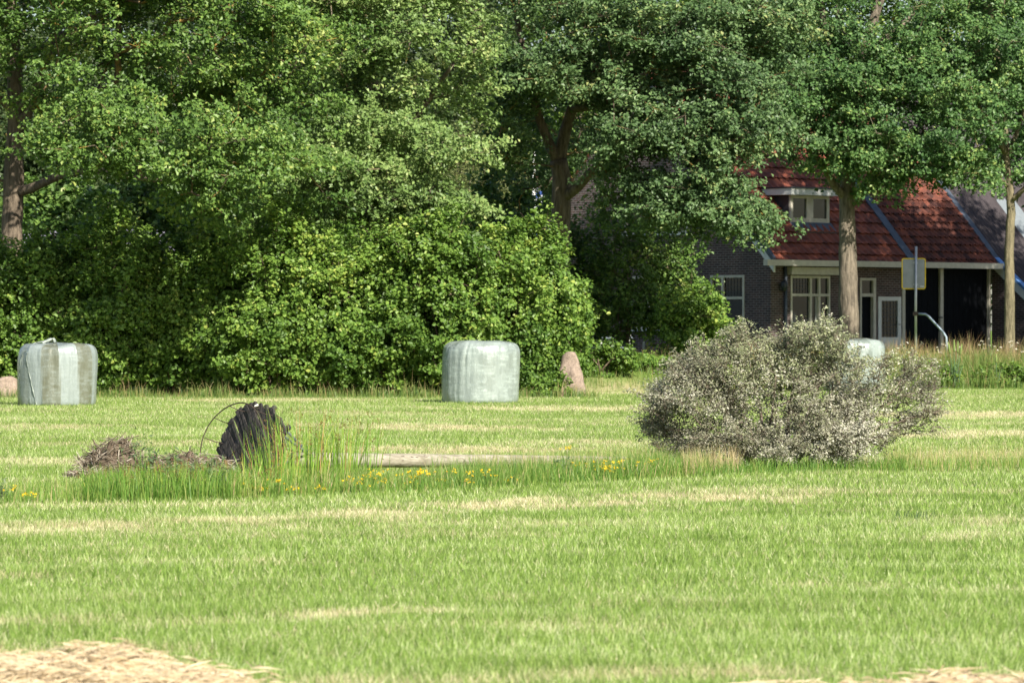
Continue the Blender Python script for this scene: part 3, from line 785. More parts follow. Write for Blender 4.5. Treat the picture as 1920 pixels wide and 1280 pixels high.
# ------------------------------------------------------------------ uncut strip along the ditch
LINE = np.array([(-140, 950), (0, 947), (200, 942), (430, 938), (640, 928), (900, 917), (1100, 906), (1250, 897), (1400, 889), (1600, 884), (1750, 884), (2060, 878)], float)
def strip_pt(px, back):
    by = np.interp(px, LINE[:, 0], LINE[:, 1]); d = F * CH / (by - HZ) + back
    return (px - 960) / F * d, d
def strip_blades(rng, n, p0, p1, back, h, w, dense_pow=1.0, lean=(.05, .45)):
    px = rng.uniform(p0, p1, n); x, y = strip_pt(px, back[0] + (back[1] - back[0]) * rng.uniform(size=n) ** dense_pow)
    B = np.stack([x, y, np.full(n, -.01)], 1)
    hh = rng.uniform(*h, n)
    return tall_blades(B, hh, rng.uniform(*w, n), rng.uniform(*lean, n), rng)
M['strip'] = leaf_mat('strip_grass', [(0.0, (0.06, 0.15, 0.025)), (0.4, (0.14, 0.26, 0.045)), (0.65, (0.26, 0.33, 0.08)), (0.8, (0.42, 0.38, 0.16)), (1.0, (0.55, 0.43, 0.27))], .35)
M['rush'] = leaf_mat('rush_stem', [(0.0, (0.09, 0.2, 0.02)), (0.6, (0.2, 0.34, 0.045)), (0.85, (0.38, 0.4, 0.09)), (1.0, (0.38, 0.22, 0.09))], .2)
rng = np.random.default_rng(41)
vs, fs, tin, nn = [], [], [], 0
for n, p0, p1, bk, h, w, tm, tv, ln in [
        (1300, -100, 190, (0, 2.2), (.06, .22), (.004, .008), .52, .2, (.05, .5)), (3000, 160, 440, (0, 1.6), (.12, .36), (.004, .009), .40, .16, (.05, .4)),
        (3200, 420, 690, (0, 2.0), (.10, .32), (.004, .008), .5, .2, (.05, .5)), (2300, 660, 900, (.4, 2.2), (.08, .22), (.004, .008), .48, .2, (.05, .5)), (5200, 840, 1250, (.3, 2.6), (.11, .27), (.004, .009), .38, .2, (.05, .4)), (1100, 800, 1250, (.3, 2.6), (.18, .36), (.003, .006), .5, .25, (.05, .35)),
        (3400, 640, 1260, (0, .8), (.05, .18), (.004, .008), .42, .2, (.1, .6)), (900, 880, 1260, (1.6, 3.5), (.2, .40), (.0025, .004), .8, .12, (.03, .3)), (1400, 1660, 1960, (-.3, 1.5), (.06, .2), (.004, .007), .45, .2, (.05, .5)),
        (2400, 1180, 1330, (0, 2.2), (.10, .30), (.003, .007), .45, .25, (.05, .5)), (2600, 1300, 1700, (-.3, .9), (.06, .22), (.003, .007), .35, .2, (.1, .6)),
        (400, 1280, 1390, (.2, 1.2), (.2, .38), (.003, .005), .9, .08, (.05, .4)), (1200, 1660, 1960, (0, 4.5), (.08, .30), (.0025, .004), .78, .15, (.05, .5)),
        (500, 1660, 1960, (0, 3), (.05, .16), (.004, .006), .5, .15, (.05, .5))]:
    V, T = strip_blades(rng, n, p0, p1, bk, h, w, 1.0, ln)
    vs.append(V); fs.append(T + nn); nn += len(V); tin.append(np.repeat(np.clip(tm + tv * rng.normal(size=n), 0, 1), 3))
tag(mk('uncut_grass', np.concatenate(vs), np.concatenate(fs), M['strip'], fattr={'tint': np.concatenate(tin)}),
    'strip of tall uncut grass along the ditch in mid field', 'grass', kind='stuff')

def rush_clump(label, px, back, n, hgt, spread, seed, group):
    r = np.random.default_rng(seed)
    x, y = strip_pt(px, back)
    o = thing('rush_clump', label, 'rush', (x, y, 0), group=group)
    B = np.stack([r.normal(size=n) * spread, r.normal(size=n) * spread * .6, np.full(n, -.02)], 1)
    az = np.arctan2(B[:, 1], B[:, 0]) + r.normal(size=n) * .5
    h = hgt * r.uniform(.55, 1.05, n)
    lean = np.abs(r.normal(size=n)) * .16 + .03
    V, T = tall_blades(B, h, r.uniform(.006, .0095, n), lean, r, az)
    mk('stem', V, T, M['rush'], o, fattr={'tint': np.repeat(np.clip(.5 + .27 * r.normal(size=n), 0, 1), 3)})
    # brown flower tufts near the tips
    k = np.where(r.uniform(size=n) < .45)[0]
    tips = V.reshape(n, 5, 3)
    c = tips[k, 2] * .35 + tips[k, 4] * .65
    C = np.repeat(c, 7, 0) + r.normal(size=(len(k) * 7, 3)) * [.007, .007, .016]
    Nn = r.normal(size=C.shape); Nn /= np.linalg.norm(Nn, axis=1)[:, None]
    V2, T2, q = leaf_mesh(C, Nn, np.full(len(C), .018), np.full(len(C), .008), r)
    mk('flower_tuft', V2, T2, M['tuft'], o)['kind'] = 'stuff'
    return o
M['tuft'] = plain('rush_tuft', (.16, .1, .04), .8, .1)
RG = 'rush clumps around the fallen nest pole'
for lab, px, bk, n, h, sp in [('tallest rush clump hiding the joint of nest platform and pole', 575, 1.4, 150, .88, .2), ('rush clump leaning across the black platform planks', 515, 1.0, 110, .72, .16),
                              ('rush clump in front of the thick end of the fallen pole', 645, 1.6, 130, .84, .16), ('yellowish rush clump below the black platform planks', 455, .6, 80, .40, .16),
                              ('bright green rush clump below the brown peat heap', 320, .6, 170, .42, .17), ('bright green rush clump below the heap of sticks', 225, .7, 150, .36, .17)]:
    rush_clump(lab, px, bk, n, h, sp, 50 + px, RG)

# yellow flowers
M['yellow'] = plain('yellow_petal', (.75, .52, .02), .6, .2)
M['stalk'] = plain('flower_stalk', (.12, .2, .05), .7, .2)
def flower(label, x, y, h, heads, seed, petal=M['yellow'], name='yellow_flower', cat='flower', group='yellow flowers in the uncut strip', size=.0105, z=0.0, flat=.4):
    r = np.random.default_rng(seed)
    mb = MB(); C = []
    for q in range(heads):
        a = r.uniform(0, 6.28); rad = r.uniform(.0, .1) if heads > 1 else 0
        t = np.array([math.cos(a) * rad, math.sin(a) * rad, h * r.uniform(.65, 1)])
        mb.tube([[0, 0, -.02], t * [.4, .4, .55], t], [.0025, .002, .0015], 3, cap=False)
        c = t + r.normal(size=(9, 3)) * size * [.6, .6, flat]; C.append(c)
    C = np.concatenate(C)
    Nn = np.array([0, -.3, .6]) + r.normal(size=C.shape) * .6; Nn /= np.linalg.norm(Nn, axis=1)[:, None]
    V2, T2, _ = leaf_mesh(C, Nn, size * r.uniform(.8, 1.4, len(C)), size * r.uniform(.7, 1.1, len(C)), r)
    nq = sum(len(q) for q in mb.Q)
    nv = mb.n
    mb.add(V2, None, T2)
    o = mb.build(name, None, mats=[M['stalk'], petal], mi=[0] * nq + [1] * len(T2))
    o.location = (x, y, z)
    return tag(o, label, cat, group)
r_ = np.random.default_rng(61)
for p0, p1, b0_, b1_, n, lab in [(655, 760, .0, .8, 12, 'small yellow flower at the near foot of the fallen pole'), (770, 850, .2, .9, 8, 'small yellow flower in the grass at mid strip'),
                                (1085, 1240, .3, 1.4, 20, 'yellow flower in the dense patch left of the silver bush'), (470, 600, 0, .5, 6, 'small yellow flower at the foot of the rush clumps'), (0, 60, 0, .4, 3, 'tiny yellow flower at the left end of the uncut strip'),
                                (860, 960, 0, .3, 4, 'tiny yellow flower at the near edge of the uncut strip')]:
    for q in range(n):
        x, y = strip_pt(r_.uniform(p0, p1), r_.uniform(b0_, b1_))
        flower(lab, x, y, r_.uniform(.08, .2), int(r_.integers(3, 9)), int(r_.integers(1e6)))
x, y = strip_pt(1062, 1.5)
flower('tallest yellow flower, standing above the far end of the fallen pole', x, y, .33, 7, 3)

# leafy weeds
def weed(label, px, back, h, n, spread, seed, leafL=.05, leafW=.016):
    r = np.random.default_rng(seed); x, y = strip_pt(px, back)
    o = thing('leafy_weed', label, 'weed', (x, y, 0), group='leafy weeds by the nest heap')
    mb = MB(); C = []
    for q in range(n):
        b = np.array([r.normal() * spread * .4, r.normal() * spread * .3, -.02]); t = b + [r.normal() * spread * .7, r.normal() * spread * .5, h * r.uniform(.7, 1)]
        mb.tube([b, (b + t) / 2 + r.normal(size=3) * .015, t], [.004, .003, .0015], 4, cap=False)
        f = r.uniform(.25, 1, 16)[:, None]
        C.append(b + (t - b) * f + r.normal(size=(16, 3)) * .028)
    C = np.concatenate(C); Nn = np.array([0, -.2, .5]) + r.normal(size=C.shape) * .6; Nn /= np.linalg.norm(Nn, axis=1)[:, None]
    mb.build('stem', M['stalk'], o)
    s = r.uniform(.6, 1.3, len(C))
    V2, T2, k = leaf_mesh(C, Nn, leafL * s, leafW * s, r)
    mk('foliage', V2, T2, M['weed_leaf'], o, fattr={'tint': np.repeat(np.clip(.5 + .25 * r.normal(size=len(C)), 0, 1), k)})
for lab, px, bk, h, n, sp, sd in [('dark leafy weed growing out of the right end of the stick heap', 272, 1.7, .62, 11, .13, 1), ('grey-green leafy weed in front of the brown peat heap', 352, .9, .42, 14, .15, 2),
                                  ('grey-green leafy weed left of the black platform planks', 395, .7, .38, 14, .13, 3), ('small leafy weed between the stick heap and the peat heap', 315, 1.5, .42, 8, .1, 4),
                                  ('leafy weed at the left edge of the picture', -2, .6, .22, 6, .06, 5), ('leafy weed under the tallest yellow flower', 1066, 1.0, .24, 8, .09, 6)]:
    weed(lab, px, bk, h, n, sp, sd)
x, y = _g(1715, 975)
r = np.random.default_rng(8)
B = np.stack([r.normal(size=26) * .09, r.normal(size=26) * .1, np.full(26, 0.)], 1)
V, T = tall_blades(B, r.uniform(.08, .16, 26), r.uniform(.006, .01, 26), r.uniform(.4, .9, 26), r)
o = mk('weed_tuft', V, T, M['weed_leaf'], fattr={'tint': np.repeat(r.uniform(0, .4, 26), 3)}); o.location = (x, y, 0)
tag(o, 'dark green tuft of coarse leaves alone in the mown grass below the bush', 'weed')

# ------------------------------------------------------------------ fallen nest pole with platform
M['pole'] = None
N = NT('weathered_pole')
v = N.coord('Object', (.25, 6, 6))
n = N.noise(v, 5.0, 6)
c = N.ramp(n, [(.25, (.13, .11, .08)), (.5, (.27, .245, .19)), (.75, (.37, .34, .28))])
cr_ = N.noise(N.coord('Object', (.5, 14, 14)), 3.0, 3)
c = N.mix(N.ramp(cr_, [(.33, (1, 1, 1)), (.38, (0, 0, 0))]), c, (.1, .08, .06))
N.base(c, .85, .2).bump(n, .6, .01)
M['pole'] = N.m
N = NT('blackened_wood')
n = N.noise(N.coord('Object', (9, 9, 1.2)), 7.0, 6)
N.base(N.ramp(n, [(.3, (.010, .009, .009)), (.55, (.04, .034, .031)), (.8, (.12, .105, .1))]), .6, .4).bump(n, 1.0, .02)
M['black_wood'] = N.m
M['rust'] = plain('rusty_wire', (.055, .04, .032), .7, .3)
M['galv'] = plain('weathered_brace', (.10, .115, .14), .6, .3)
pc = W3(474, 868, 43.2); pc[2] = .155
root = thing('nest_pole', 'fallen nest pole with black plank platform, wire rim and weathered log lying in the grass', 'nest pole', (pc[0], pc[1], 0))
rel = lambda p: np.asarray(p, float) - [pc[0], pc[1], 0]
A = rel(W3(548, 862, 43.6)); Bp = rel(W3(1245, 872, 45.0)); A[2] = .13; Bp[2] = .075
nseg = 30; tt = np.linspace(0, 1, nseg)
P = A + (Bp - A) * tt[:, None]
mb = MB(); r = np.random.default_rng(12)
mb.tube(P, .083 - .038 * tt + r.normal(size=nseg) * .0012, 18, jitter=r.normal(size=(nseg, 18)) * .012)
pm = mb.build('pole', M['pole'], root, smooth=True)
nv = Vector((-.74, -.66, .16)).normalized()
pl = Vector((-.42, .46, .78)); pl = (pl - nv * pl.dot(nv)).normalized()
qv = nv.cross(pl)
pcl = np.array([0, 0, .155])
def plat(p, q, s): return pcl + np.array(pl) * p + np.array(qv) * q + np.array(nv) * s
Rm = .575
plf = bpy.data.objects.new('platform', None); COL.objects.link(plf); plf.parent = root
r = np.random.default_rng(14)
q = -Rm
while q < Rm:
    w = r.uniform(.036, .06); qm = q + w / 2
    if abs(qm) < Rm * .985:
        hl = math.sqrt(max(Rm * Rm - qm * qm, .01))
        top = hl * r.uniform(.96, 1.03); bot = -hl * r.uniform(.4, .75)
        th = r.uniform(.018, .03); off = r.uniform(-.01, .014); mbp = MB()
        ks = 9; pp = np.linspace(bot, top, ks); pts = []
        for p_ in pp:
            wv = w * .46 * (1 + r.normal() * .08); oo = off + r.normal() * .006
            for s_, e_ in ((0, -1), (0, 1), (1, 1), (1, -1)):
                qq = qm + e_ * wv; pe = min(p_, math.sqrt(max(Rm * Rm * 1.02 - qq * qq, .0004)) * (top / hl)) if p_ > 0 else p_
                pts.append(plat(pe, qq + r.normal() * .003, oo + s_ * th))
        Q = [[4 * a + b, 4 * a + (b + 1) % 4, 4 * a + 4 + (b + 1) % 4, 4 * a + 4 + b] for a in range(ks - 1) for b in range(4)]
        Q += [[3, 2, 1, 0], [4 * ks - 4, 4 * ks - 3, 4 * ks - 2, 4 * ks - 1]]
        mbp.add(pts, Q).build('plank', M['black_wood'], plf)
    q += w + r.uniform(.002, .012)
for p_ in (-.02, .3):
    hl = math.sqrt(Rm ** 2 - p_ ** 2)
    MB().tube([plat(p_, -hl, -.05), plat(p_, 0, -.05), plat(p_, hl, -.05)], .032, 4).build('crossbeam', M['black_wood'], plf)
th = np.linspace(0, 2 * np.pi, 60)
Rr = .54; so = .25
mb = MB(); mb.tube([plat(Rr * math.cos(t), Rr * math.sin(t), so + .02 * math.sin(3 * t)) for t in th], .0065, 6, cap=False)
rim = mb.build('wire_rim', M['rust'], root, smooth=True)
for k in range(14):
    t = k / 14 * 2 * np.pi + .12
    a = plat(Rr * math.cos(t), Rr * math.sin(t), so); b = plat(Rr * .95 * math.cos(t + .03), Rr * .95 * math.sin(t + .03), 0)
    if a[2] > 0.02: MB().tube([a, (a + b) / 2 + [0, 0, -.01], b], .0045, 5, cap=False).build('wire_rung', M['rust'], rim)
for (p_, q_) in ((.42, .12), (.3, -.38), (.12, .45), (-.05, -.45)):
    a = plat(p_, q_, -.06); b = A + (Bp - A) * .05 + [0, 0, .04]
    MB().tube([a, a * .5 + b * .5, b], .014, 6).build('brace', M['galv'], root)
upv = (Vector((0, 0, 1)) - nv * nv.z).normalized(); ub = pcl + np.array(upv) * .535 + np.array(nv) * .025
MB().tube([ub + np.array([-.03, 0, .0]), ub + np.array([0, 0, .012]), ub + np.array([.03, 0, .0])], [.008, .014, .007], 7).build('bird_lime', plain('bird_lime', (.7, .68, .62), .8), root)
MB().tube([plat(.28, .0, -.2), plat(.3, .0, -.08)], .045, 8).build('bolt_block', M['black_wood'], root)

# heaps of nest material
M['peat'] = plain('peat', (.095, .072, .052), .95, .1, 0, .5, 12, 1.0)
M['stick'] = leaf_mat('dry_stick', [(0, (.07, .05, .035)), (.5, (.19, .155, .115)), (1, (.46, .41, .34))], 0.0, rough=.9, spec=.1)
def heap(name, label, cat, px, d, wx, wy, h, nst, seed, sl, st_tilt=.35, skew=0.0):
    r = np.random.default_rng(seed); x = (px - 960) / F * d
    o = thing(name, label, cat, (x, d, 0))
    nz = Noise(seed, 2, 20, 2.2)
    def hz(X, Y):
        e = np.clip(1 - (X / wx) ** 2 - (Y / wy) ** 2, 0, 1)
        return h * np.sqrt(e) * (0.8 + .22 * nz(np.stack([X, Y], -1) / .45)) * (1 + skew * X / wx) - .02
    g_ = np.linspace(-1, 1, 60); X, Y = np.meshgrid(g_ * wx * 1.05, g_ * wy * 1.05)
    V = np.stack([X, Y, hz(X, Y)], -1).reshape(-1, 3)
    i, j = np.meshgrid(np.arange(59), np.arange(59), indexing='ij'); i = i.ravel(); j = j.ravel()
    mk('mound', V, np.stack([i * 60 + j, i * 60 + j + 1, i * 60 + 61 + j, i * 60 + 60 + j], 1), M['peat'], o, smooth=True)
    a = r.uniform(0, 2 * np.pi, nst); rr = np.sqrt(r.uniform(0, 1.05, nst))
    C = np.stack([np.cos(a) * rr * wx, np.sin(a) * rr * wy, 0 * a], 1); C[:, 2] = hz(C[:, 0], C[:, 1]) + r.uniform(0, .03, nst)
    az = r.uniform(0, 2 * np.pi, nst); el = r.normal(size=nst) * st_tilt
    D = np.stack([np.cos(az) * np.cos(el), np.sin(az) * np.cos(el), np.sin(el)], 1) * (sl * r.uniform(.3, 1.1, nst))[:, None] * .5
    mid = C + r.normal(size=C.shape) * .012
    rad = r.uniform(.0018, .0055, nst)
    mb = MB(); mb.frusta(C - D, mid, rad, rad * .9, 5); mb.frusta(mid, C + D + r.normal(size=C.shape) * .02, rad * .9, rad * .4, 5)
    tn = np.clip(r.normal(size=nst) * .25 + .55, 0, 1)
    mb.build('stick', M['stick'], o, fattr={'tint': np.concatenate([np.repeat(tn, 5), np.repeat(tn, 5)])})['kind'] = 'stuff'
    return o
heap('stick_heap', 'tangled heap of grey nest sticks spilled left of the platform', 'heap', 210, 43.0, .33, .3, .33, 620, 21, .30, .55)
heap('stick_heap', 'low spill of thin dark twigs at the left foot of the stick heap', 'heap', 160, 42.2, .2, .2, .07, 130, 23, .3)
heap('peat_heap', 'brown peat heap with broken sticks under the wire rim', 'heap', 345, 43.2, .56, .32, .21, 520, 22, .2, .3)


# ------------------------------------------------------------------ wrapped bales
def bale_mat(name, light, olive, net):
    N = NT(name)
    st = N.noise(N.coord('Object', (14, 14, .9)), 2.5, 5)
    l = N.mix(N.ramp(st, [(.35, (0, 0, 0)), (.68, (1, 1, 1))]), tuple(x * .92 for x in light), tuple(min(1, x * 1.12) for x in light))
    o_ = N.mix(N.ramp(st, [(.35, (0, 0, 0)), (.68, (1, 1, 1))]), tuple(x * .94 for x in olive), tuple(x * 1.06 for x in olive))
    c = N.mix(N.attr('stripe'), l, o_)
    # blotches where the film lies flat on the bale
    bt = N.n('TexBrick', Vector=N.coord('Object', (1, 1, 1), (math.radians(90), 0, 0)), Scale=6.5, Mortar_Size=.05, Bias=0.0, Brick_Width=.9, Row_Height=.36,
             Color1=(0, 0, 0, 1), Color2=(1, 1, 1, 1), Mortar=(.4, .4, .4, 1)).outputs[0]
    nz = N.noise(N.coord('Object'), 5.0, 4)
    f = N.math('MULTIPLY', N.math('MULTIPLY', bt, N.ramp(nz, [(.40, (0, 0, 0)), (.54, (1, 1, 1))])), net)
    c = N.mix(f, c, tuple(min(1, x * 1.38) for x in light))
    ft = N.noise(N.coord('Object', (3, 3, 1.0)), 9.0, 5)
    N.base(c, N.ramp(nz, [(.3, (.17, .17, .17)), (.7, (.36, .36, .36))]), .5)
    N.set(N.b, 'Coat_Weight', .3); N.set(N.b, 'Coat_Roughness', .2)
    N.bump(N.math('ADD', ft, N.math('MULTIPLY', bt, .12)), .5, .02)
    return N.m


def bale(label, px, d, D, H, matl, stripef, seed, rz=0.0):
    x = (px - 960) / F * d; R = D / 2
    o = thing('wrapped_bale', label, 'bale', (x, d, float(ground_z(x, d))), rz, 'wrapped bales standing on the mown field')
    na, nt = 260, 64
    t = np.linspace(-np.pi / 2, np.pi / 2, nt); s = np.sin(t); c = np.cos(t)
    e = np.where(t > 0, 2 / 7.5, 2 / 16.0)
    r = R * np.abs(c) ** e; z = H / 2 * (1 + np.sign(s) * np.abs(s) ** e) - .02
    r *= 1 - .035 * ((z / H - .42) / .58) ** 2 * np.where(z / H > .42, 1, .25)
    ph = np.arange(na) / na * 2 * np.pi - np.pi
    PH, RR = np.meshgrid(ph, r); _, ZZ = np.meshgrid(ph, z)
    nz = Noise(seed, 3, 30, 1.1)
    P0 = np.stack([np.sin(PH) * RR, -np.cos(PH) * RR, ZZ], -1)
    stp, ridge = stripef(PH, ZZ / H)
    dr_ = .010 * nz(P0 * [1, 1, .7]) + .006 * nz(P0 * [5, 5, .7]) + .0014 * nz(P0 * [12, 12, 1.2] + 3) + ridge
    k = np.clip(RR / R, 0, 1) ** 2
    P = np.stack([np.sin(PH) * (RR + dr_ * k), -np.cos(PH) * (RR + dr_ * k), ZZ + .012 * nz(P0 * 1.4) * (ZZ / H > .9)], -1)
    i, j = np.meshgrid(np.arange(nt - 1), np.arange(na), indexing='ij'); i = i.ravel(); j = j.ravel(); j2 = (j + 1) % na
    mk('film_wrap', P.reshape(-1, 3), np.stack([i * na + j, i * na + j2, (i + 1) * na + j2, (i + 1) * na + j], 1), matl, o, vattr={'stripe': stp.ravel()}, smooth=True)
    return o


def edges(PH, bounds):
    """distance-free ridge where film edges overlap"""
    out = 0 * PH
    for b in bounds: out = out + np.exp(-((PH - b) / .02) ** 2) * .007
    return out
def stripe_left(PH, zz):
    w = PH + .07 * (zz - .5) + .05 * np.clip(zz - .75, 0, 1) - .01 * np.sin(zz * 9)
    deg = np.degrees(w)
    b = [-96, -70, -17.5, 9.5, 38, 68, 96, 125, 152, 180]
    s = 0 * PH
    for lo, hi in ((-96, -66), (-17.5, 9.5), (38, 67), (96, 125), (152, 185), (-150, -120)):
        s = np.maximum(s, sstep((deg - lo) / 1.2 + .5) * sstep((hi - deg) / 1.2 + .5))
    s = np.maximum(s, .35 * sstep((deg + 66) / 1.5) * sstep((-42 - deg) / 14 + .5))
    return np.clip(s, 0, 1), edges(w, np.radians([-66, -40, -17.5, 9.5, 38, 67]))
def stripe_fold_shade_mid(PH, zz):
    deg = np.degrees(PH) + 3 * np.sin(zz * 4)
    s = .25 + .22 * np.sin(np.radians(deg) * 7 + 1) + .15 * np.sin(np.radians(deg) * 3)
    for c_, w_, a_, z0 in ((-22, 1.5, .8, .62), (33, 1.2, .8, .72), (-62, 3, .3, .3)):  # darker lines put the shade of the film pleats into the colour
        g_ = np.exp(-((deg - c_ - 3 * (zz - .6)) / w_) ** 2) * sstep((zz - z0 + .15) / .2) * sstep((.97 - zz) / .1)
        s = s + a_ * g_
    rd = -.02 * np.exp(-((deg + 22) / 2.5) ** 2) * sstep((zz - .5) / .2) - .016 * np.exp(-((deg - 33) / 2.0) ** 2) * sstep((zz - .55) / .2)
    return np.clip(s, 0, 1), rd + edges(PH + .05 * zz, np.radians([-8, 12, 50, -50])) * .5
M['bale_striped'] = bale_mat('striped_film', (.225, .262, .256), (.125, .132, .095), .35)
M['bale_mint'] = bale_mat('mint_film', (.235, .275, .258), (.16, .19, .168), .9)
bl = bale('wrapped bale with alternating pale and olive green stripes and loose film tails', 107, 80.5, 1.47, 1.2, M['bale_striped'], stripe_left, 1)
bale('plain mint-grey wrapped bale alone before the middle of the hedge', 901, 83.3, 1.5, 1.225, M['bale_mint'], stripe_fold_shade_mid, 2)
bale('pale wrapped bale half hidden behind the silver bush', 1602, 97.5, 1.4, 1.22, M['bale_mint'], stripe_left, 3, .4)
M['tail'] = plain('film_tail', (.25, .29, .26), .4, .4, 0, .1)
def ribbon(pts, w, nrm, name, parent):
    P = resample(np.array(pts, float), .05); n = len(P); r = np.random.default_rng(n)
    T = np.gradient(P, axis=0); T /= np.linalg.norm(T, axis=1)[:, None]
    S = np.cross(T, nrm); S /= np.linalg.norm(S, axis=1)[:, None] + 1e-9
    ww = w * (1 + .4 * np.sin(np.arange(n) * .9) + .2 * r.normal(size=n))
    nn_ = np.array(nrm) * .008
    V = np.stack([P - S * ww[:, None], P + nn_ + r.normal(size=(n, 3)) * .004, P + S * ww[:, None], P - nn_], 1).reshape(-1, 3)
    Q = [[4 * i + k, 4 * i + (k + 1) % 4, 4 * i + 4 + (k + 1) % 4, 4 * i + 4 + k] for i in range(n - 1) for k in range(4)]
    return mk(name, V, np.array(Q), M['tail'], parent, smooth=True)
def bp(px, py, lift=.02):
    """point on the striped bale's skin seen at that spot"""
    xx = (px - 107) / F * 80.5; z = CH + (HZ - py) / F * 80.5
    rr = .735 * (1 - .05 * max(0, (z / 1.2 - .42) / .58) ** 2) if z < 1.05 else .68 - (z - 1.05) * .9
    yy = -math.sqrt(max(rr ** 2 - xx ** 2, .0))
    return [xx, yy - lift, z]
ribbon([bp(55, 650), bp(57, 662), bp(56, 675), bp(59, 690), bp(64, 710), bp(70, 735), bp(76, 757)], .008, (0, -1, 0), 'film_tail', bl)
ribbon([bp(57, 655), bp(48, 660), bp(43, 675), bp(40, 695), bp(39, 715)], .006, (0, -1, 0), 'film_tail', bl)
ribbon([bp(55, 652), [-.40, -.30, 1.18], [-.25, -.1, 1.215], [-.1, 0, 1.225]], .02, (0, -.3, 1), 'film_tail', bl)
ribbon([[-.24, -.28, 1.185], [-.17, -.26, 1.215], [-.09, -.24, 1.25], [-.04, -.22, 1.265], [-.02, -.2, 1.19]], .03, (.2, -1, .4), 'film_flap', bl)

# ------------------------------------------------------------------ stones and posts
def stone(label, px, d, py_base, prof, seed, depth, mat):
    x = (px - 960) / F * d; z0 = CH + (HZ - py_base) / F * d
    o_ = MB(); nz = Noise(seed, 3, 24, 2.5); na = 28; rings = []
    zs = np.linspace(0, 1, 26)
    for z_ in zs:
        l, r_2, zz = np.interp(z_, [p[0] for p in prof], [p[1] for p in prof]), np.interp(z_, [p[0] for p in prof], [p[2] for p in prof]), np.interp(z_, [p[0] for p in prof], [p[3] for p in prof])
        th = np.arange(na) / na * 2 * np.pi
        cx, hw_ = (l + r_2) / 2, (r_2 - l) / 2
        c_ = np.sign(np.cos(th)) * np.abs(np.cos(th)) ** .7; s_ = np.sign(np.sin(th)) * np.abs(np.sin(th)) ** .7
        rings.append(np.stack([cx + hw_ * c_, depth * s_ * (.6 + .4 * hw_ / max(p[2] - p[1] for p in prof) * 2), np.full(na, zz)], 1))
    V = np.concatenate(rings); V = V + (nz(V)[:, None] * .018) * np.array([1, 1, .5])
    n = len(zs)
    i, j = np.meshgrid(np.arange(n - 1), np.arange(na), indexing='ij'); i = i.ravel(); j = j.ravel(); j2 = (j + 1) % na
    Q = np.stack([i * na + j, i * na + j2, (i + 1) * na + j2, (i + 1) * na + j], 1)
    V = np.concatenate([V, [V[-na:].mean(0) + [0, 0, .01]]])
    T = [[(n - 1) * na + k, (n - 1) * na + (k + 1) % na, n * na] for k in range(na)]
    o = mk('standing_stone', V, [Q, np.array(T)], mat, smooth=True); o.location = (x, d, z0 - .1)
    return tag(o, label, 'stone')
M['granite'] = plain('pink_granite', (.265, .205, .165), .9, .2, 0, .35, 26, .5)
stone('tapering pink granite stone leaning at the right end of the hedge', 1077, 90.15, 743, [(0, -.36, .25, 0), (.3, -.35, .23, .32), (.6, -.30, .15, .65), (.88, -.25, .07, .97), (1, -.18, .02, 1.03)], 3, .2, M['granite'])
stone('low pinkish boulder peeking out left of the striped bale', 12, 88.8, 742, [(0, -.32, .32, 0), (.4, -.3, .28, .28), (.8, -.2, .18, .44), (1, -.08, .08, .5)], 4, .25, M['granite'])
M['post_wood'] = plain('post_wood', (.33, .24, .17), .9, .1, 0, .35, 12, .5, (6, 6, 1))
M['white_paint'] = plain('white_paint', (.62, .63, .62), .5, .3, 0, .08)
M['blue_grey'] = plain('blue_grey_paint', (.16, .19, .24), .4, .4, 0, .15)
x = W3(1188, 0, 104)[0]
o = MB().tube([[0, 0, -.1], [0, 0, .35], [.005, 0, .47]], [.075, .075, .07], 12).build('fence_post', M['post_wood'], smooth=False); o.location = (x, 104, .5)
tag(o, 'short round wooden post beside the white stake', 'post')
x = W3(1207, 0, 104.5)[0]
o = MB().tube([[0, 0, -.1], [0, 0, .55], [.0, 0, .62]], [.03, .03, .025], 8).build('marker_stake', M['white_paint']); o.location = (x, 104.5, .5)
tag(o, 'thin white stake right of the short wooden post', 'post')
x = W3(1120, 0, 112)[0]
o = thing('garden_rail', 'low grey garden rail behind the dark shrub stems', 'fence', (x, 112, .55))
for z_ in (.35, .62): MB().box(-.75, .95, -.02, .02, z_, z_ + .05).build('rail', M['blue_grey'], o)
for xx in (-.7, .1, .85): MB().box(xx - .03, xx + .03, .021, .08, -.1, .72).build('post', M['white_paint'], o)

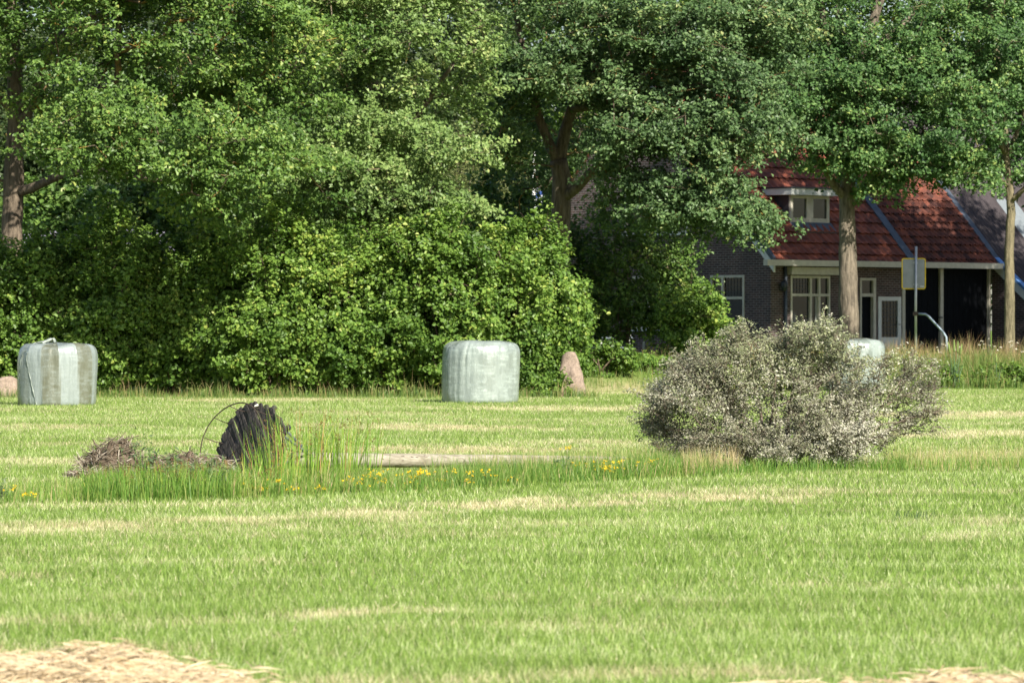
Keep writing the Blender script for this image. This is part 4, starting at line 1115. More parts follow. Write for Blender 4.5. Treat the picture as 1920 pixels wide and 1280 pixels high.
# ------------------------------------------------------------------ bank vegetation right and hedge foot
M['bank'] = leaf_mat('bank_grass', [(0.0, (0.06, 0.13, 0.03)), (0.4, (0.12, 0.2, 0.045)), (0.65, (0.2, 0.25, 0.07)), (0.82, (0.36, 0.3, 0.13)), (1.0, (0.42, 0.27, 0.17))], .35)
rng = np.random.default_rng(71)
vs, fs, tin, nn = [], [], [], 0
for n, x0, x1, y0, y1, h, w, tm, tv in [(9000, 6.5, 15, 100.6, 106, (.2, .5), (.008, .015), .42, .16), (5200, 5.5, 15, 104.5, 109, (.38, .68), (.006, .01), .82, .12), (2200, 6.5, 15, 100.8, 104, (.3, .6), (.006, .01), .66, .14),
                                         (5000, 1.2, 6.8, 96.5, 104, (.12, .34), (.008, .014), .5, .18), (1000, 1.5, 6.8, 100, 104, (.3, .45), (.006, .01), .85, .1),
                                         (6500, -13.5, 1.8, 88.2, 89.6, (.08, .27), (.008, .013), .4, .17), (900, -13.5, 1.8, 88.0, 89.4, (.2, .42), (.006, .009), .75, .1),
                                         (5000, 3, 16.5, 108, 128, (.1, .3), (.012, .02), .45, .15)]:
    x = rng.uniform(x0, x1, n); y = rng.uniform(y0, y1, n)
    if y0 < 90: y = np.maximum(y, 88.0) + .25 * np.sin(x * 1.3) + .2 * (x > 0)
    B = np.stack([x, y, ground_z(x, y) - .02], 1)
    hh = rng.uniform(*h, n) * (1 + .25 * _n1(B[:, :2] * .8))
    V, T = tall_blades(B, np.clip(hh, .05, 1), rng.uniform(*w, n), rng.uniform(.05, .45, n), rng)
    vs.append(V); fs.append(T + nn); nn += len(V)
    tin.append(np.repeat(np.clip(tm + tv * rng.normal(size=n), 0, 1), 3) + np.tile([0, 0, .06], n))
tag(mk('bank_grass', np.concatenate(vs), np.concatenate(fs), M['bank'], fattr={'tint': np.clip(np.concatenate(tin), 0, 1)}),
    'rough tall grass with reddish seed heads on the bank and along the hedge foot', 'grass', kind='stuff')

M['cattail'] = plain('cattail_leaf', (.08, .14, .07), .6, .3)
M['spike'] = plain('cattail_spike', (.15, .2, .06), .8, .2)
M['umbel'] = plain('white_umbel', (.5, .47, .38), .8, .1)
r = np.random.default_rng(81)
for k, (px, tilt, ht, lab) in enumerate([(1781, -.07, 1.02, 'cattail leaning left, leftmost of the cattails on the bank'), (1789, 0.0, 1.07, 'tallest upright cattail on the bank'),
                                         (1795, .03, 1.04, 'upright cattail with brown tip, right of the tallest one'), (1800, .10, .98, 'cattail leaning right, rightmost of the cluster'), (1868, .0, .75, 'short lone cattail right of the cluster')]):
    d = 101.2; bx_ = W3(1790 + (px - 1790) * .3, 0, d)[0] if k < 4 else W3(px, 0, d)[0]
    z0 = float(ground_z(bx_, d))
    o = thing('cattail', lab, 'cattail', (bx_, d, z0), group='cattails on the bank')
    tx = W3(px, 0, d)[0] - bx_; s_ = ht / 1.0
    MB().tube([[0, 0, -.05], [tx * .5, 0, s_ * .5], [tx, 0, s_ * .82]], .008, 5).build('stem', M['cattail'], o)
    MB().tube([[tx, 0, s_ * .80], [tx + tilt * .05, 0, s_ * .83], [tx + tilt * .3, 0, s_ * .97], [tx + tilt * .5, 0, s_ * 1.05 + .03]], [.012, .028, .026, .006], 8).build('seed_head', M['spike'], o, smooth=True)
    n = 7
    V, T = tall_blades(np.stack([r.normal(size=n) * .05, r.normal(size=n) * .05, np.full(n, -.05)], 1), r.uniform(.5, .85, n) * s_, r.uniform(.014, .022, n), r.uniform(.03, .3, n), r)
    mk('leaf', V, T, M['cattail'], o)
for q in range(15):
    px = r.uniform(1730, 1930); d = r.uniform(103.5, 107); x = W3(px, 0, d)[0]
    flower('white umbel flower nodding above the bank grass', x, d, r.uniform(.5, .8), int(r.integers(1, 4)), 500 + q, M['umbel'], 'white_flower', group='white umbels on the bank', size=.026, z=float(ground_z(x, d)), flat=.25)

# ------------------------------------------------------------------ road sign seen from behind
M['steel'] = plain('galvanised_post', (.42, .44, .46), .4, .4, .6, .15)
M['sign_back'] = plain('sign_back_grey', (.23, .25, .27), .5, .4, .2, .18, 3)
M['yellow_paint'] = plain('yellow_rim', (.72, .50, .03), .45, .4, 0, .1)
d = 112.0; x = W3(1717, 0, d)[0]; z0 = float(ground_z(x, d)); s = F / d
o = thing('road_sign', 'grey back of a yellow-rimmed road sign on a galvanised post before the black doors', 'road sign', (x, d, z0))
zz = lambda py: CH + (HZ - py) / s - z0
xx = lambda px: (px - 1717) / s
MB().tube([[0, 0, -.15], [0, 0, zz(560)], [.012, 0, zz(462)]], .033, 12).build('post', M['steel'], o, smooth=True)
def rrect(x0, x1, z0_, z1_, rad, y0, y1):
    pts = []
    for cx, cz, a0 in ((x1 - rad, z1_ - rad, 0), (x0 + rad, z1_ - rad, 90), (x0 + rad, z0_ + rad, 180), (x1 - rad, z0_ + rad, 270)):
        for a in range(0, 91, 15): pts.append((cx + rad * math.cos(math.radians(a0 + a)), cz + rad * math.sin(math.radians(a0 + a))))
    n = len(pts); V = [(p[0], y, p[1]) for y in (y0, y1) for p in pts] + [((x0 + x1) / 2, y0, (z0_ + z1_) / 2), ((x0 + x1) / 2, y1, (z0_ + z1_) / 2)]
    Q = [[k, (k + 1) % n, n + (k + 1) % n, n + k] for k in range(n)]
    T = [[2 * n, (k + 1) % n, k] for k in range(n)] + [[2 * n + 1, n + k, n + (k + 1) % n] for k in range(n)]
    return V, Q, T
xl, xr, zb, ztp = xx(1691), xx(1736), zz(542), zz(484)
pb = MB(); pb.add(*rrect(xl + .03, xr - .03, zb + .03, ztp - .03, .03, .048, .062)); pnl = pb.build('sign_panel', M['sign_back'], o)
pb = MB()
pts = np.array(rrect(xl + .012, xr - .012, zb + .012, ztp - .012, .045, .055, .055)[0])[:28]
pb.tube(np.concatenate([pts, pts[:2]]), .015, 8, cap=False); pb.build('rim', M['yellow_paint'], o, smooth=True)
MB().box(xr - .14, xr - .05, .044, .047, zb + .05, zb + .09).build('sticker', M['white_paint'], pnl)
st = bpy.data.objects['sticker']
for q in range(3): MB().box(xr - .13 + q * .027, xr - .113 + q * .027, .0415, .0435, zb + .058, zb + .08).build('mark', M['blue_grey'], pnl)
for z_ in (zb + .12, ztp - .12): MB().box(-.06, .06, .03, .0475, z_ - .02, z_ + .02).build('clamp', M['steel'], o)
MB().tube([[.02, -.02, zz(588)], [xx(1735), -.02, zz(589)], [xx(1741), -.02, zz(593)], [xx(1768), -.02, zz(622)], [xx(1774), -.02, zz(632)], [xx(1776), -.02, -.1]], .032, 10).build('brace_rail', plain('blue_steel', (.3, .37, .44), .4, .4, .4), o, smooth=True)
MB().box(-.075, .06, -.055, .03, zz(588) - .05, zz(588) + .05).build('clamp', M['rust'], o)

# ------------------------------------------------------------------ flagpole
d = 120.0; x = W3(1001, 0, d)[0]; s = F / d
o = thing('flagpole', 'white flagpole with a limp blue, white and red flag left of the forked oak trunk', 'flagpole', (x, d, .5))
zz = lambda py: CH + (HZ - py) / s - .5
MB().tube([[0, 0, -.1], [0, 0, 3], [.0, 0, zz(285)]], [.06, .055, .04], 10).build('pole', M['white_paint'], o, smooth=True)
fl_c = {'flag_blue': (.03, .07, .25), 'flag_white': (.42, .44, .48), 'flag_red': (.26, .07, .08)}
N = NT('flag_cloth')
zsep = N.n('SeparateXYZ', Vector=N.n('TexCoord').outputs['UV'])
fb = MB()
nu, nv_ = 26, 40
u_, v_ = np.meshgrid(np.linspace(0, 1, nu), np.linspace(0, 1, nv_))
zt_, zb_ = zz(318), zz(440)
X = .05 + u_ * (.12 + .07 * np.sin(v_ * 7) + .1 * v_) + .03 * np.sin(u_ * 14 + v_ * 5); Y = .07 * np.sin(u_ * 22 + v_ * 3)
Z = zt_ - (zt_ - zb_) * v_ - u_ * .35 * (1 - v_ * .6)
V = np.stack([X, Y, Z], -1).reshape(-1, 3)
i, j = np.meshgrid(np.arange(nv_ - 1), np.arange(nu - 1), indexing='ij'); i = i.ravel(); j = j.ravel()
Q = np.stack([i * nu + j, i * nu + j + 1, (i + 1) * nu + j + 1, (i + 1) * nu + j], 1)
band = np.clip((v_ + .25 * u_) / 1.1, 0, 1).ravel()
c = N.ramp(N.attr('band'), [(0, fl_c['flag_red']), (.2, fl_c['flag_white']), (.34, fl_c['flag_blue']), (.42, fl_c['flag_white']), (.62, fl_c['flag_blue']), (.78, fl_c['flag_white']), (.84, fl_c['flag_blue'])])
c.node.color_ramp.interpolation = 'CONSTANT'
N.base(c, .8, .2)
mk('flag', V, Q, N.m, o, vattr={'band': band}, smooth=True)

# ------------------------------------------------------------------ farmhouse
N = NT('dark_brick')
tc = N.n('TexCoord').outputs['Object']
sp = N.n('SeparateXYZ', Vector=tc)
u = N.math('ADD', sp.outputs[0], sp.outputs[1])
cv = N.n('CombineXYZ', X=u, Y=sp.outputs[2])
bt = N.n('TexBrick', Vector=cv.outputs[0], Scale=1.0, Mortar_Size=.012, Mortar_Smooth=.3, Brick_Width=.23, Row_Height=.072, Color1=(.058, .038, .038, 1), Color2=(.125, .074, .066, 1), Mortar=(.22, .20, .195, 1), Bias=-.1)
nz = N.noise(tc, 1.6, 5)
cc = N.mix(N.ramp(nz, [(.35, (0, 0, 0)), (.7, (.55, .55, .55))]), bt.outputs[0], (.05, .04, .045))
N.base(cc, .9, .2).bump(bt.outputs['Fac'], .3, .01)
M['brick'] = N.m


def tile_mat(name, lo, hi, moss):
    N = NT(name)
    tc = N.n('TexCoord').outputs['Object']
    wn_ = N.n('TexWhiteNoise', Vector=N.n('VectorMath', _operation='SNAP', i0=tc, i1=(.24, .24, .24)).outputs[0]).outputs[0]
    nz = N.noise(tc, 1.1, 5)
    f = N.math('ADD', N.math('MULTIPLY', wn_, .7), N.math('MULTIPLY', nz, .55))
    c = N.ramp(f, [(.3, lo), (.95, hi)])
    c = N.mix(N.ramp(N.noise(tc, 3.0, 5), [(.52, (0, 0, 0)), (.72, (.75, .75, .75))]), c, moss)
    N.base(c, .8, .25)
    return N.m
M['tile_red'] = tile_mat('red_roof_tile', (.11, .036, .026), (.28, .085, .05), (.07, .04, .032))
M['tile_dark'] = tile_mat('dark_red_roof_tile', (.065, .028, .024), (.2, .066, .042), (.034, .024, .023))
M['corr'] = plain('corrugated_sheet', (.048, .04, .044), .75, .25, 0, .35, 1.5)
M['skylight'] = plain('skylight_sheet', (.17, .195, .215), .35, .4, 0, .1)
M['cream'] = plain('cream_paint', (.50, .47, .40), .5, .3, 0, .12)
M['lead'] = plain('lead_strip', (.065, .08, .105), .55, .4, .2, .3, 4)
M['black_paint'] = plain('black_boards', (.004, .005, .007), .8, .1, 0, .3, 10)
M['dark_paint'] = plain('dark_pipe', (.03, .035, .045), .4, .4)
M['bblue'] = plain('blue_edge', (.10, .22, .48), .5, .3)
N = NT('window_glass'); N.base((.012, .016, .018), .06, .5); M['glass'] = N.m
M['curtain'] = plain('curtain', (.30, .31, .29), .9, .1, 0, .2, 3, 0, (8, 8, .3))

HD = 130.0; PXC = 1445.0; AL = math.radians(45)
hx = (PXC - 960) / F * HD; hz = .55
def Uu(px, off=0.0):
    k = (px - 960) / F; return ((HD * k - hx) - off * (-math.sin(AL) - k * math.cos(AL))) / (math.cos(AL) - k * math.sin(AL))
def Vv(px):
    k = (px - 960) / F; return (hx - HD * k) / (math.sin(AL) + k * math.cos(AL))
def Zh(py, u=0., v=0.):
    dd = HD + u * math.sin(AL) + v * math.cos(AL); return CH + (HZ - py) / F * dd - hz
house = thing('farmhouse', 'dark brick farmhouse with red tiled roof and white dormer behind the trees', 'house', (hx, HD, hz), AL)
EV = 3.2; TP = math.tan(math.radians(47)); GW = 10.6
def roofz(v): return EV + TP * np.minimum(v, GW - v)
MAT45 = None


def wall(name, mat, a0, a1, topf, openings, plane, thick=.25, brk=()):
    """Wall along x (plane 'u': y=0 outward -y) or along y (plane 'v': x=0 outward -x) with cut openings and reveals."""
    cuts = sorted({a0, a1, *brk, *[o[0] for o in openings], *[o[1] for o in openings]})
    mb = MB()
    P3 = (lambda a, dpt, z: (a, dpt, z)) if plane == 'u' else (lambda a, dpt, z: (dpt, a, z))
    for l, r_2 in zip(cuts[:-1], cuts[1:]):
        ops = sorted([o for o in openings if o[0] <= l + 1e-6 and o[1] >= r_2 - 1e-6], key=lambda o: o[2])
        z = -.3
        segs = []
        for o in ops: segs.append((z, o[2])); z = o[3]
        for s0, s1 in segs: mb.add([P3(l, 0, s0), P3(r_2, 0, s0), P3(r_2, 0, s1), P3(l, 0, s1)], [[0, 1, 2, 3]])
        mb.add([P3(l, 0, z), P3(r_2, 0, z), P3(r_2, 0, topf(r_2)), P3(l, 0, topf(l))], [[0, 1, 2, 3]])
    for (l, r_2, b, t) in openings:
        for (p, q) in (((l, b), (r_2, b)), ((r_2, b), (r_2, t)), ((r_2, t), (l, t)), ((l, t), (l, b))):
            mb.add([P3(p[0], 0, p[1]), P3(q[0], 0, q[1]), P3(q[0], thick, q[1]), P3(p[0], thick, p[1])], [[0, 1, 2, 3]])
    return mb.build(name, mat, house)


def window(l, r_2, b, t, plane, mull=(), trans=(), parent=None, fw=.075, lead=None, curtain=None, sill=True, name='window'):
    P = (lambda x0, x1, y0, y1, z0, z1: (x0, x1, y0, y1, z0, z1)) if plane == 'u' else (lambda x0, x1, y0, y1, z0, z1: (y0, y1, x0, x1, z0, z1))
    f = MB()
    f.box(*P(l + .002, l + fw, -.02, .12, b, t)).box(*P(r_2 - fw, r_2 - .002, -.02, .12, b, t))
    f.box(*P(l + fw, r_2 - fw, -.02, .12, t - fw, t - .002)).box(*P(l + fw, r_2 - fw, -.02, .12, b + .002, b + fw))
    for m_ in mull: f.box(*P(m_ - .045, m_ + .045, -.017, .11, b + fw, t - fw))
    for tz in trans: f.box(*P(l + fw, r_2 - fw, -.014, .10, tz - .04, tz + .04))
    o = f.build(name, M['cream'], parent or house)
    MB().box(*P(l + .05, r_2 - .05, .05, .07, b + .05, t - .05)).build('pane', M['glass'], o)
    if lead:
        g_ = MB()
        x0, x1, z0_, z1_ = lead
        for k in range(1, 6): g_.box(*P(x0 + (x1 - x0) * k / 6 - .006, x0 + (x1 - x0) * k / 6 + .006, .038, .0485, z0_, z1_))
        for k in range(1, 4): g_.box(*P(x0, x1, .0405, .0465, z0_ + (z1_ - z0_) * k / 4 - .006, z0_ + (z1_ - z0_) * k / 4 + .006))
        g_.build('leading', M['dark_paint'], o)
    if curtain:
        MB().box(*P(curtain[0], curtain[1], .036, .0395, b + fw, curtain[2])).build('curtain', M['curtain'], o)
    if sill: MB().box(*P(l - .06, r_2 + .06, -.09, -.021, b - .07, b - .003)).build('sill', M['white_paint'], o)
    return o


# gable wall (local x = 0, runs along +y)
gw1 = (Vv(1396), Vv(1332), Zh(640), Zh(515))
gw2 = (4.4, 5.8, .85, 2.5)
uw1 = (Vv(1290), Vv(1235), Zh(437, 0, 4.5), Zh(345, 0, 4.5)); uw2 = (Vv(1211), Vv(1172), Zh(438, 0, 6), Zh(350, 0, 6))
wall('gable_wall', M['brick'], 0, GW, lambda v: float(roofz(v)), [gw1, gw2, uw1, uw2], 'v', brk=(GW / 2,))
mv = (gw1[0] + gw1[1]) / 2 + .2; tz = Zh(558)
window(*gw1, 'v', (mv,), (tz,), lead=(gw1[0] + .08, mv - .05, tz + .05, gw1[3] - .08))
window(*gw2, 'v', (5.1,), (1.9,))
window(*uw1, 'v', ((uw1[0] + uw1[1]) / 2,), ())
window(*uw2, 'v', (), ())
# front wall (local y = 0)
u2 = Uu(1692); u3 = Uu(1856)
fw1 = (Uu(1482), Uu(1556), Zh(645, 1.8), Zh(517, 1.8))
dw = (Uu(1612), Uu(1642), -.1, Zh(521, 4.4)); dr2 = (Uu(1646), Uu(1689), -.1, Zh(556, 5.5))
wall('front_wall', M['brick'], 0, u2, lambda v: EV, [fw1, dw, dr2], 'u')
fm = Uu(1520); ft_ = Zh(553, 1.8)
wf = window(*fw1, 'u', (fm, Uu(1536)), (ft_,), lead=(fw1[0] + .08, fm - .05, ft_ + .05, fw1[3] - .08), curtain=(Uu(1530), Uu(1537), ft_ - .05))
MB().box(fw1[0] - .2, fw1[1] + .2, -.24, -.004, fw1[3] + .03, fw1[3] + .26).build('awning_box', M['cream'], house)
# doorway with fanlight
tl = Zh(553, 4.4)
f = MB(); l, r_2, b, t = dw
f.box(l + .002, l + .08, -.02, .14, b, t).box(r_2 - .13, r_2 - .002, -.02, .14, b, t).box(l + .08, r_2 - .13, -.02, .14, t - .08, t - .002).box(l + .08, r_2 - .13, -.016, .13, tl - .05, tl + .05)
dark_doorway = f.build('door_frame', M['cream'], house)
MB().box(l + .08, r_2 - .13, .10, .128, b, tl - .05).build('dark_doorway', M['black_paint'], house)  # black panel stands in for the unlit inside of the open doorway
MB().box(l + .08, r_2 - .13, .06, .08, tl + .05, t - .08).build('pane', M['glass'], dark_doorway)
# half glazed white door
l, r_2, b, t = dr2; pzt = Zh(632, 5.5)
f = MB(); fw = .16
f.box(l + .002, l + fw, -.02, .08, b, t).box(r_2 - fw, r_2 - .002, -.02, .08, b, t).box(l + fw, r_2 - fw, -.02, .08, t - fw * .8, t - .002).box(l + fw, r_2 - fw, -.017, .07, b, pzt)
gd_ = f.build('glazed_door', M['white_paint'], house)
MB().box(l + fw, r_2 - fw, .03, .05, pzt, t - fw * .8).build('pane', M['glass'], gd_)
g_ = MB()
for k in range(1, 5): g_.box(l + fw + (r_2 - l - 2 * fw) * k / 5 - .008, l + fw + (r_2 - l - 2 * fw) * k / 5 + .008, .018, .0285, pzt, t - fw * .8)
for k in range(1, 9): g_.box(l + fw, r_2 - fw, .0205, .0265, pzt + (t - .13 - pzt) * k / 9 - .008, pzt + (t - .13 - pzt) * k / 9 + .008)
g_.build('glazing_bar', M['dark_paint'], gd_)
MB().tube([[r_2 - .09, -.03, 1.0], [r_2 - .09, -.07, 1.0], [r_2 - .17, -.07, 1.0]], .012, 6).build('handle', M['dark_paint'], gd_)
# black barn doors in the second bay
up = Uu(1765)
for a_, b_ in ((u2 + .12, up - .08), (up + .08, u3 - .08)):
    g_ = MB(); k = 0; xx_ = a_
    while xx_ < b_ - .01:
        e = min(xx_ + .15, b_); g_.box(xx_, e - .008, .06 + .004 * (k % 2), .12, -.2, EV - .02); xx_ = e; k += 1
    g_.build('barn_door', M['black_paint'], house)
MB().box(u2, u3, .121, .3, -.3, EV).build('door_lintel', M['black_paint'], house)
for c_, w_ in ((u2 + .04, .07), (up, .075), (u3 - .04, .04)):
    MB().box(c_ - w_, c_ + w_, -.03, .055, -.2, EV - .1).build('door_post', M['cream'], house)
MB().box(up - .2, up - .02, -.08, -.031, 1.2, 1.24).build('door_latch', M['dark_paint'], house)
# gutter, downpipe, lamp
MB().box(-.75, u3 + .05, -.54, -.37, EV - .42, EV - .24).build('gutter', M['cream'], house)
MB().box(0, u3, -.369, -.002, EV - .40, EV - .36).build('soffit', M['dark_paint'], house)
MB().tube([[Uu(1469), -.09, EV - .40], [Uu(1469), -.09, 1.2], [Uu(1469), -.09, -.2]], .05, 10).build('downpipe', M['lead'], house, smooth=True)
lx, lz = Uu(1461), Zh(536, .4)
lm = MB(); lm.tube([[lx, -.02, lz - .12], [lx, -.12, lz - .15], [lx, -.2, lz - .02]], .02, 6).tube([[lx, -.2, lz - .16], [lx, -.2, lz - .05], [lx, -.2, lz + .1], [lx, -.2, lz + .17]], [.06, .1, .12, .03], 10)
lm.build('wall_lamp', M['dark_paint'], house, smooth=True)

cp, sp_ = math.cos(math.radians(47)), math.sin(math.radians(47))
def tile_roof(name, u0, u1, v0, vtop, mat, tw=.24, tl=.34, amp=.028, stp=.035, back=False):
    S = (vtop - v0) / cp; nc_ = int(round(S / tl)); nw = int(round((u1 - u0) / tw)) * 5
    us = np.linspace(u0, u1, nw + 1); rowsV = []
    wv = amp * np.sin((us - u0) / tw * 2 * np.pi)
    for k in range(nc_):
        for s_, h_ in ((k * tl - .03, stp), ((k + 1) * tl, 0.0)):
            s_ = max(s_, 0) if k == 0 else s_
            v = v0 + s_ * cp; z = EV + TP * v0 + s_ * sp_
            h = wv + h_ + .04
            rowsV.append(np.stack([us, v - sp_ * h, z + cp * h], 1))
    V = np.concatenate(rowsV); n = nw + 1; Q = []
    i, j = np.meshgrid(np.arange(len(rowsV) - 1), np.arange(nw), indexing='ij'); i = i.ravel(); j = j.ravel()
    Q = np.stack([i * n + j, i * n + j + 1, (i + 1) * n + j + 1, (i + 1) * n + j], 1)
    if back: V = V * [1, -1, 1] + [0, GW, 0]; Q = Q[:, ::-1]
    return mk(name, V, Q, mat, house)
VR = GW / 2
tile_roof('roof', -.12, u2 - .02, -.38, VR, M['tile_red'], .3, .47, .02, .06)
tile_roof('roof', u2 + .3, u3 + .0, -.38, VR, M['tile_dark'], .25, .33, .034, .055)
g_ = MB()
for a_, b_ in ((-.12, u3),): g_.add([(a_, VR, EV + TP * VR), (b_, VR, EV + TP * VR), (b_, GW + .4, EV - TP * .4), (a_, GW + .4, EV - TP * .4)], [[0, 1, 2, 3]])
g_.build('rear_roof', M['tile_dark'], house)
def slope_bar(name, u0, u1, v0, v1, h0, h1, mat, zfun=None, parent=None):
    z = zfun or (lambda v: EV + TP * v)
    V = []
    for v in (v0, v1):
        for h in (h0, h1):
            for uu in (u0, u1): V.append((uu, v, z(v) + h))
    return MB().add(V, [[0, 1, 3, 2], [4, 6, 7, 5], [0, 4, 5, 1], [2, 3, 7, 6], [0, 2, 6, 4], [1, 5, 7, 3]]).build(name, mat, parent or house)
slope_bar('lead_strip', u2 - .03, u2 + .33, -.42, VR, .02, .17, M['lead'])
slope_bar('lead_strip', u3 - .02, u3 + .24, -.36, VR, .02, .16, M['lead'])
slope_bar('bargeboard', -.2, -.125, -.3, VR, -.30, .0, M['white_paint'])
slope_bar('verge_strip', -.24, -.10, -.3, VR, .004, .16, M['lead'])
MB().tube([(-.15, VR, EV + TP * VR + .08), (3, VR, EV + TP * VR + .08), (u3, VR, EV + TP * VR + .08)], .12, 8).build('ridge', M['tile_dark'], house)
chm = MB().box(2.2, 2.9, VR - .35, VR + .35, EV + TP * VR - .5, EV + TP * VR + 1.1).build('chimney', M['brick'], house)
# dormer
vd = .85; zb_ = EV + TP * vd + .04; zt_ = Zh(366, 2, 1)
ud0, ud1 = Uu(1480, vd), Uu(1553, vd)
vb = (zt_ - EV) / TP
dm = bpy.data.objects.new('dormer', None); COL.objects.link(dm); dm.parent = house
ck = MB()
for a_, b_ in ((ud0, ud0 + .05), (ud1 - .05, ud1)):
    V = [(uu, v, z) for uu in (a_, b_) for v, z in ((vd + .02, EV + TP * (vd + .02)), (vb, zt_), (vd + .02, zt_))]
    ck.add(V, [[0, 1, 4, 3], [1, 2, 5, 4], [2, 0, 3, 5]], [[0, 2, 1], [3, 4, 5]])
ck.build('cheek', M['dark_paint'], dm)
f = MB(); fw = .12; um = (ud0 + ud1) / 2
f.box(ud0, ud0 + fw, vd - .05, vd + .06, zb_, zt_).box(ud1 - fw, ud1, vd - .05, vd + .06, zb_, zt_).box(um - .16, um + .16, vd - .045, vd + .05, zb_, zt_)
f.box(ud0 + fw, ud1 - fw, vd - .048, vd + .055, zt_ - .1, zt_ - .003).box(ud0 + fw, ud1 - fw, vd - .048, vd + .055, zb_, zb_ + .14)
f.build('frame', M['cream'], dm)
MB().box(ud0 + fw - .02, ud1 - fw + .02, vd + .0, vd + .02, zb_ + .1, zt_ - .08).build('pane', M['glass'], dm)
MB().box(ud0 - .22, ud1 + .12, vd - .28, vb + .15, zt_ + .003, zt_ + .2).build('flat_roof', M['white_paint'], dm)
MB().box(ud0 - .25, ud1 + .15, vd - .31, vb + .1, zt_ + .203, zt_ + .25).build('roof_edge', M['dark_paint'], dm)
slope_bar('flashing', ud0 - .06, ud1 + .06, vd - .33, vd - .055, .075, .11, M['lead'], parent=dm)

# ------------------------------------------------------------------ barn joined to the right
barn = thing('barn', 'barn with dark corrugated roof and pale skylights joined to the right of the farmhouse', 'barn', (hx, HD, hz), AL)
TL = math.tan(math.radians(39)); VL = -2.9; ub0 = u3 + .26; ub1 = u3 + 16
def bz_(v): return EV + TP * v if v >= 0 else EV + TL * v
mb = MB()
vs_ = [VL + .25, 0, VR, GW, ]
for a_, b_ in ((VL + .3, 0),): mb.add([(u3 + .1, a_, -.4), (u3 + .1, b_, -.4), (u3 + .1, b_, bz_(b_) - .1), (u3 + .1, a_, bz_(a_) - .1)], [[0, 1, 2, 3]])
mb.build('gable_wall', M['brick'], barn)
MB().box(u3 + .1, ub1, VL + .3, VL + .5, -.4, bz_(VL + .3) - .1).build('side_wall', M['brick'], barn)
pit = .177; nw = int((ub1 - ub0) / pit) * 6
us = np.linspace(ub0, ub1, nw + 1); wv = .03 * np.sin((us - ub0) / pit * 2 * np.pi)
rowsV = []
for k, v in enumerate(np.concatenate([np.linspace(VL, 0, 6), np.linspace(0, VR, 9)[1:]])):
    rowsV.append(np.stack([us, np.full(nw + 1, v), bz_(v) + wv * 1.3 + .03], 1))
V = np.concatenate(rowsV); n = nw + 1
i, j = np.meshgrid(np.arange(len(rowsV) - 1), np.arange(nw), indexing='ij'); ii = i.ravel(); jj = j.ravel()
Q = np.stack([ii * n + jj, ii * n + jj + 1, (ii + 1) * n + jj + 1, (ii + 1) * n + jj], 1)
rf = mk('roof', V, Q, M['corr'], barn, smooth=True)
def sky_sheet(u0, u1, v0, v1):
    m_ = int((u1 - u0) / pit * 6); uu = np.linspace(u0, u1, m_ + 1); w_ = .03 * np.sin((uu - ub0) / pit * 2 * np.pi)
    V = np.concatenate([np.stack([uu, np.full(m_ + 1, v), np.full(m_ + 1, bz_(v)) + w_ * 1.3 + .045], 1) for v in np.linspace(v0, v1, 5)])
    i, j = np.meshgrid(np.arange(4), np.arange(m_), indexing='ij'); i = i.ravel(); j = j.ravel(); n = m_ + 1
    mk('skylight', V, np.stack([i * n + j, i * n + j + 1, (i + 1) * n + j + 1, (i + 1) * n + j], 1), M['skylight'], rf, smooth=True)
sky_sheet(ub0 + 2.2, ub0 + 3.2, .35, 1.75)
sky_sheet(ub0 + 5.3, ub0 + 6.3, .35, 1.75)
slope_bar('bargeboard', ub0 - .22, ub0 - .14, VL, -.02, -.32, -.0, M['white_paint'], bz_, barn)
slope_bar('verge_strip', ub0 - .25, ub0 - .02, VL, -.02, .004, .11, M['bblue'], bz_, barn)
MB().add([(ub0, VR, bz_(VR)), (ub1, VR, bz_(VR)), (ub1, GW + 3, EV - 1.5), (ub0, GW + 3, EV - 1.5)], [[0, 1, 2, 3]]).build('rear_roof', M['corr'], barn)

# grey shed glimpsed through the left leaves
x = W3(160, 0, 128)[0]
shd = thing('shed', 'pale grey shed roof glimpsed through the leaves above the striped bale', 'shed', (x, 128, .55))
MB().box(-2, 2.4, 0, 5, -.2, 2.2).build('wall', M['blue_grey'], shd)
M['shed_roof'] = plain('pale_sheet_roof', (.16, .155, .19), .6, .3, 0, .15, 2)
MB().add([(-2.2, -.4, 2.1), (2.6, -.4, 2.1), (2.6, 2.6, 3.9), (-2.2, 2.6, 3.9), (-2.2, 5.4, 2.1), (2.6, 5.4, 2.1), (-2.2, -.4, 2.02), (2.6, -.4, 2.02)], [[0, 1, 2, 3], [3, 2, 5, 4], [6, 7, 1, 0]]).build('roof', M['shed_roof'], shd)

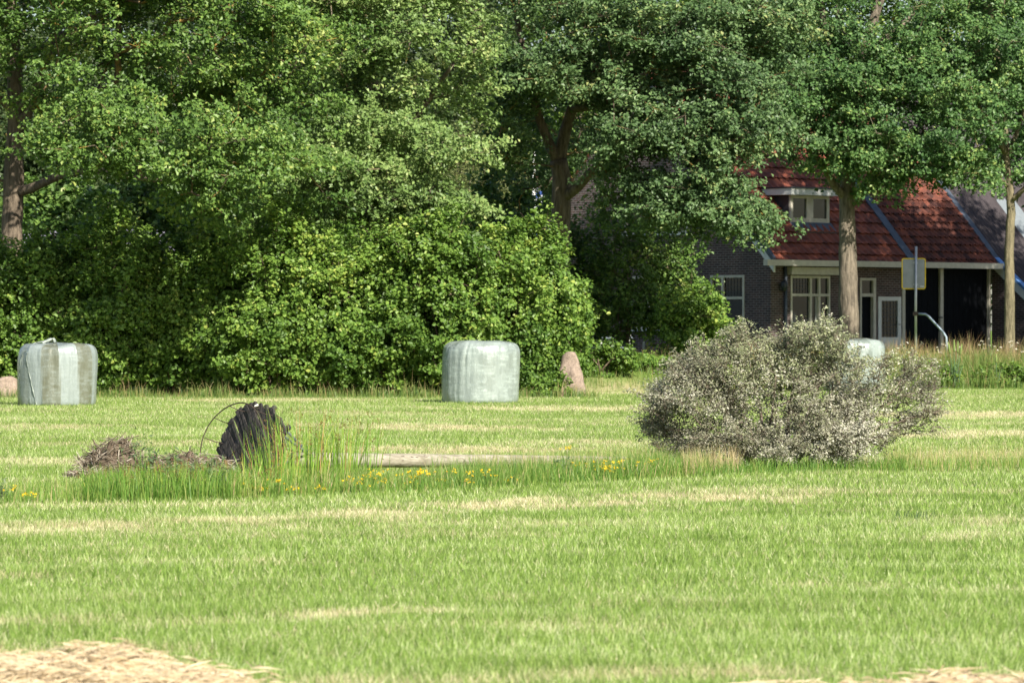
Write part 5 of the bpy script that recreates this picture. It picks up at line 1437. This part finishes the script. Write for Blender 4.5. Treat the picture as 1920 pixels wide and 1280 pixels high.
# ------------------------------------------------------------------ loose hay left in the foreground
M['hay'] = leaf_mat('hay', [(0, (.26, .19, .1)), (.5, (.5, .4, .26)), (1, (.68, .58, .42))], .2, rough=.8, spec=.15)
M['hay_bed'] = plain('hay_bed', (.34, .26, .15), .95, .1, 0, .35, 18, .8, (.4, 2, 2))
def hay(label, lobes, seed, dens=2600):
    r = np.random.default_rng(seed)
    cx = np.mean([l[0] for l in lobes]); cy = np.mean([l[1] for l in lobes])
    o = thing('hay_heap', label, 'hay', (cx, cy, 0), group='loose hay heaps in the foreground')
    nz = Noise(seed, 2, 24, 2.0)
    def hz(X, Y):
        h = 0 * X
        for (lx, ly, rx, ry, hh) in lobes:
            h = np.maximum(h, hh * np.sqrt(np.clip(1 - ((X - lx) / rx) ** 2 - ((Y - ly) / ry) ** 2, 0, 1)))
        return h * (.75 + .45 * nz(np.stack([X * .6, Y], -1) / .3))
    x0 = min(l[0] - l[2] for l in lobes); x1 = max(l[0] + l[2] for l in lobes); y0 = min(l[1] - l[3] for l in lobes); y1 = max(l[1] + l[3] for l in lobes)
    nx, ny = 110, 80
    X, Y = np.meshgrid(np.linspace(x0, x1, nx), np.linspace(y0, y1, ny))
    Z = hz(X, Y) * .85 - .012
    i, j = np.meshgrid(np.arange(ny - 1), np.arange(nx - 1), indexing='ij'); i = i.ravel(); j = j.ravel()
    mk('hay_core', np.stack([X - cx, Y - cy, Z], -1).reshape(-1, 3), np.stack([i * nx + j, i * nx + j + 1, (i + 1) * nx + j + 1, (i + 1) * nx + j], 1), M['hay_bed'], o, smooth=True)
    n = int((x1 - x0) * (y1 - y0) * dens)
    x = r.uniform(x0, x1, n); y = r.uniform(y0, y1, n); z = hz(x, y); k = z > .008; x, y, z = x[k], y[k], z[k]
    m_ = 900; xs = r.uniform(x0 - .35, x1 + .45, m_); ys = r.uniform(y0 - .2, y1 + .5, m_); kk = r.uniform(size=m_) < np.exp(-np.min([(np.maximum(np.sqrt(((xs - l[0]) / l[2]) ** 2 + ((ys - l[1]) / l[3]) ** 2) - 1, 0) / .3) ** 2 for l in lobes], 0)); xs, ys = xs[kk], ys[kk]
    x = np.concatenate([x, xs]); y = np.concatenate([y, ys]); z = np.concatenate([z, np.full(len(xs), .035)]); n = len(x)
    az = r.normal(size=n) * .9; L = r.uniform(.05, .2, n)
    D = np.stack([np.cos(az), np.sin(az), r.normal(size=n) * .22], 1) * L[:, None] / 2
    C = np.stack([x - cx, y - cy, z + r.uniform(-.01, .02, n)], 1)
    up_ = np.array([0, 0, .0028])[None] * r.uniform(.6, 1.4, (n, 1)) + np.stack([-np.sin(az), np.cos(az), 0 * az], 1) * .002
    V = np.stack([C - D, C - up_ + [0, 0, .006], C + D, C + up_ + [0, 0, .006]], 1).reshape(-1, 3)
    mk('straw', V, np.arange(4 * n).reshape(-1, 4), M['hay'], o, fattr={'tint': np.clip(.5 + .25 * r.normal(size=n), 0, 1)})['kind'] = 'stuff'
hay('pale hay heap in the bottom left corner of the field', [(-2.0, 18.0, .5, .75, .075), (-1.75, 18.05, .34, .78, .085), (-1.42, 17.6, .36, .62, .05), (-2.5, 17.9, .45, .75, .06), (-1.28, 17.7, .14, .3, .035)], 5)
hay('pale hay heap in the bottom right corner of the field', [(1.9, 17.1, .42, .6, .055), (2.4, 17.1, .5, .5, .045)], 6)
hay('thin hay heap at the bottom edge left of the corner heap', [(1.3, 17.0, .3, .45, .022), (1.05, 17.0, .2, .4, .02)], 7)
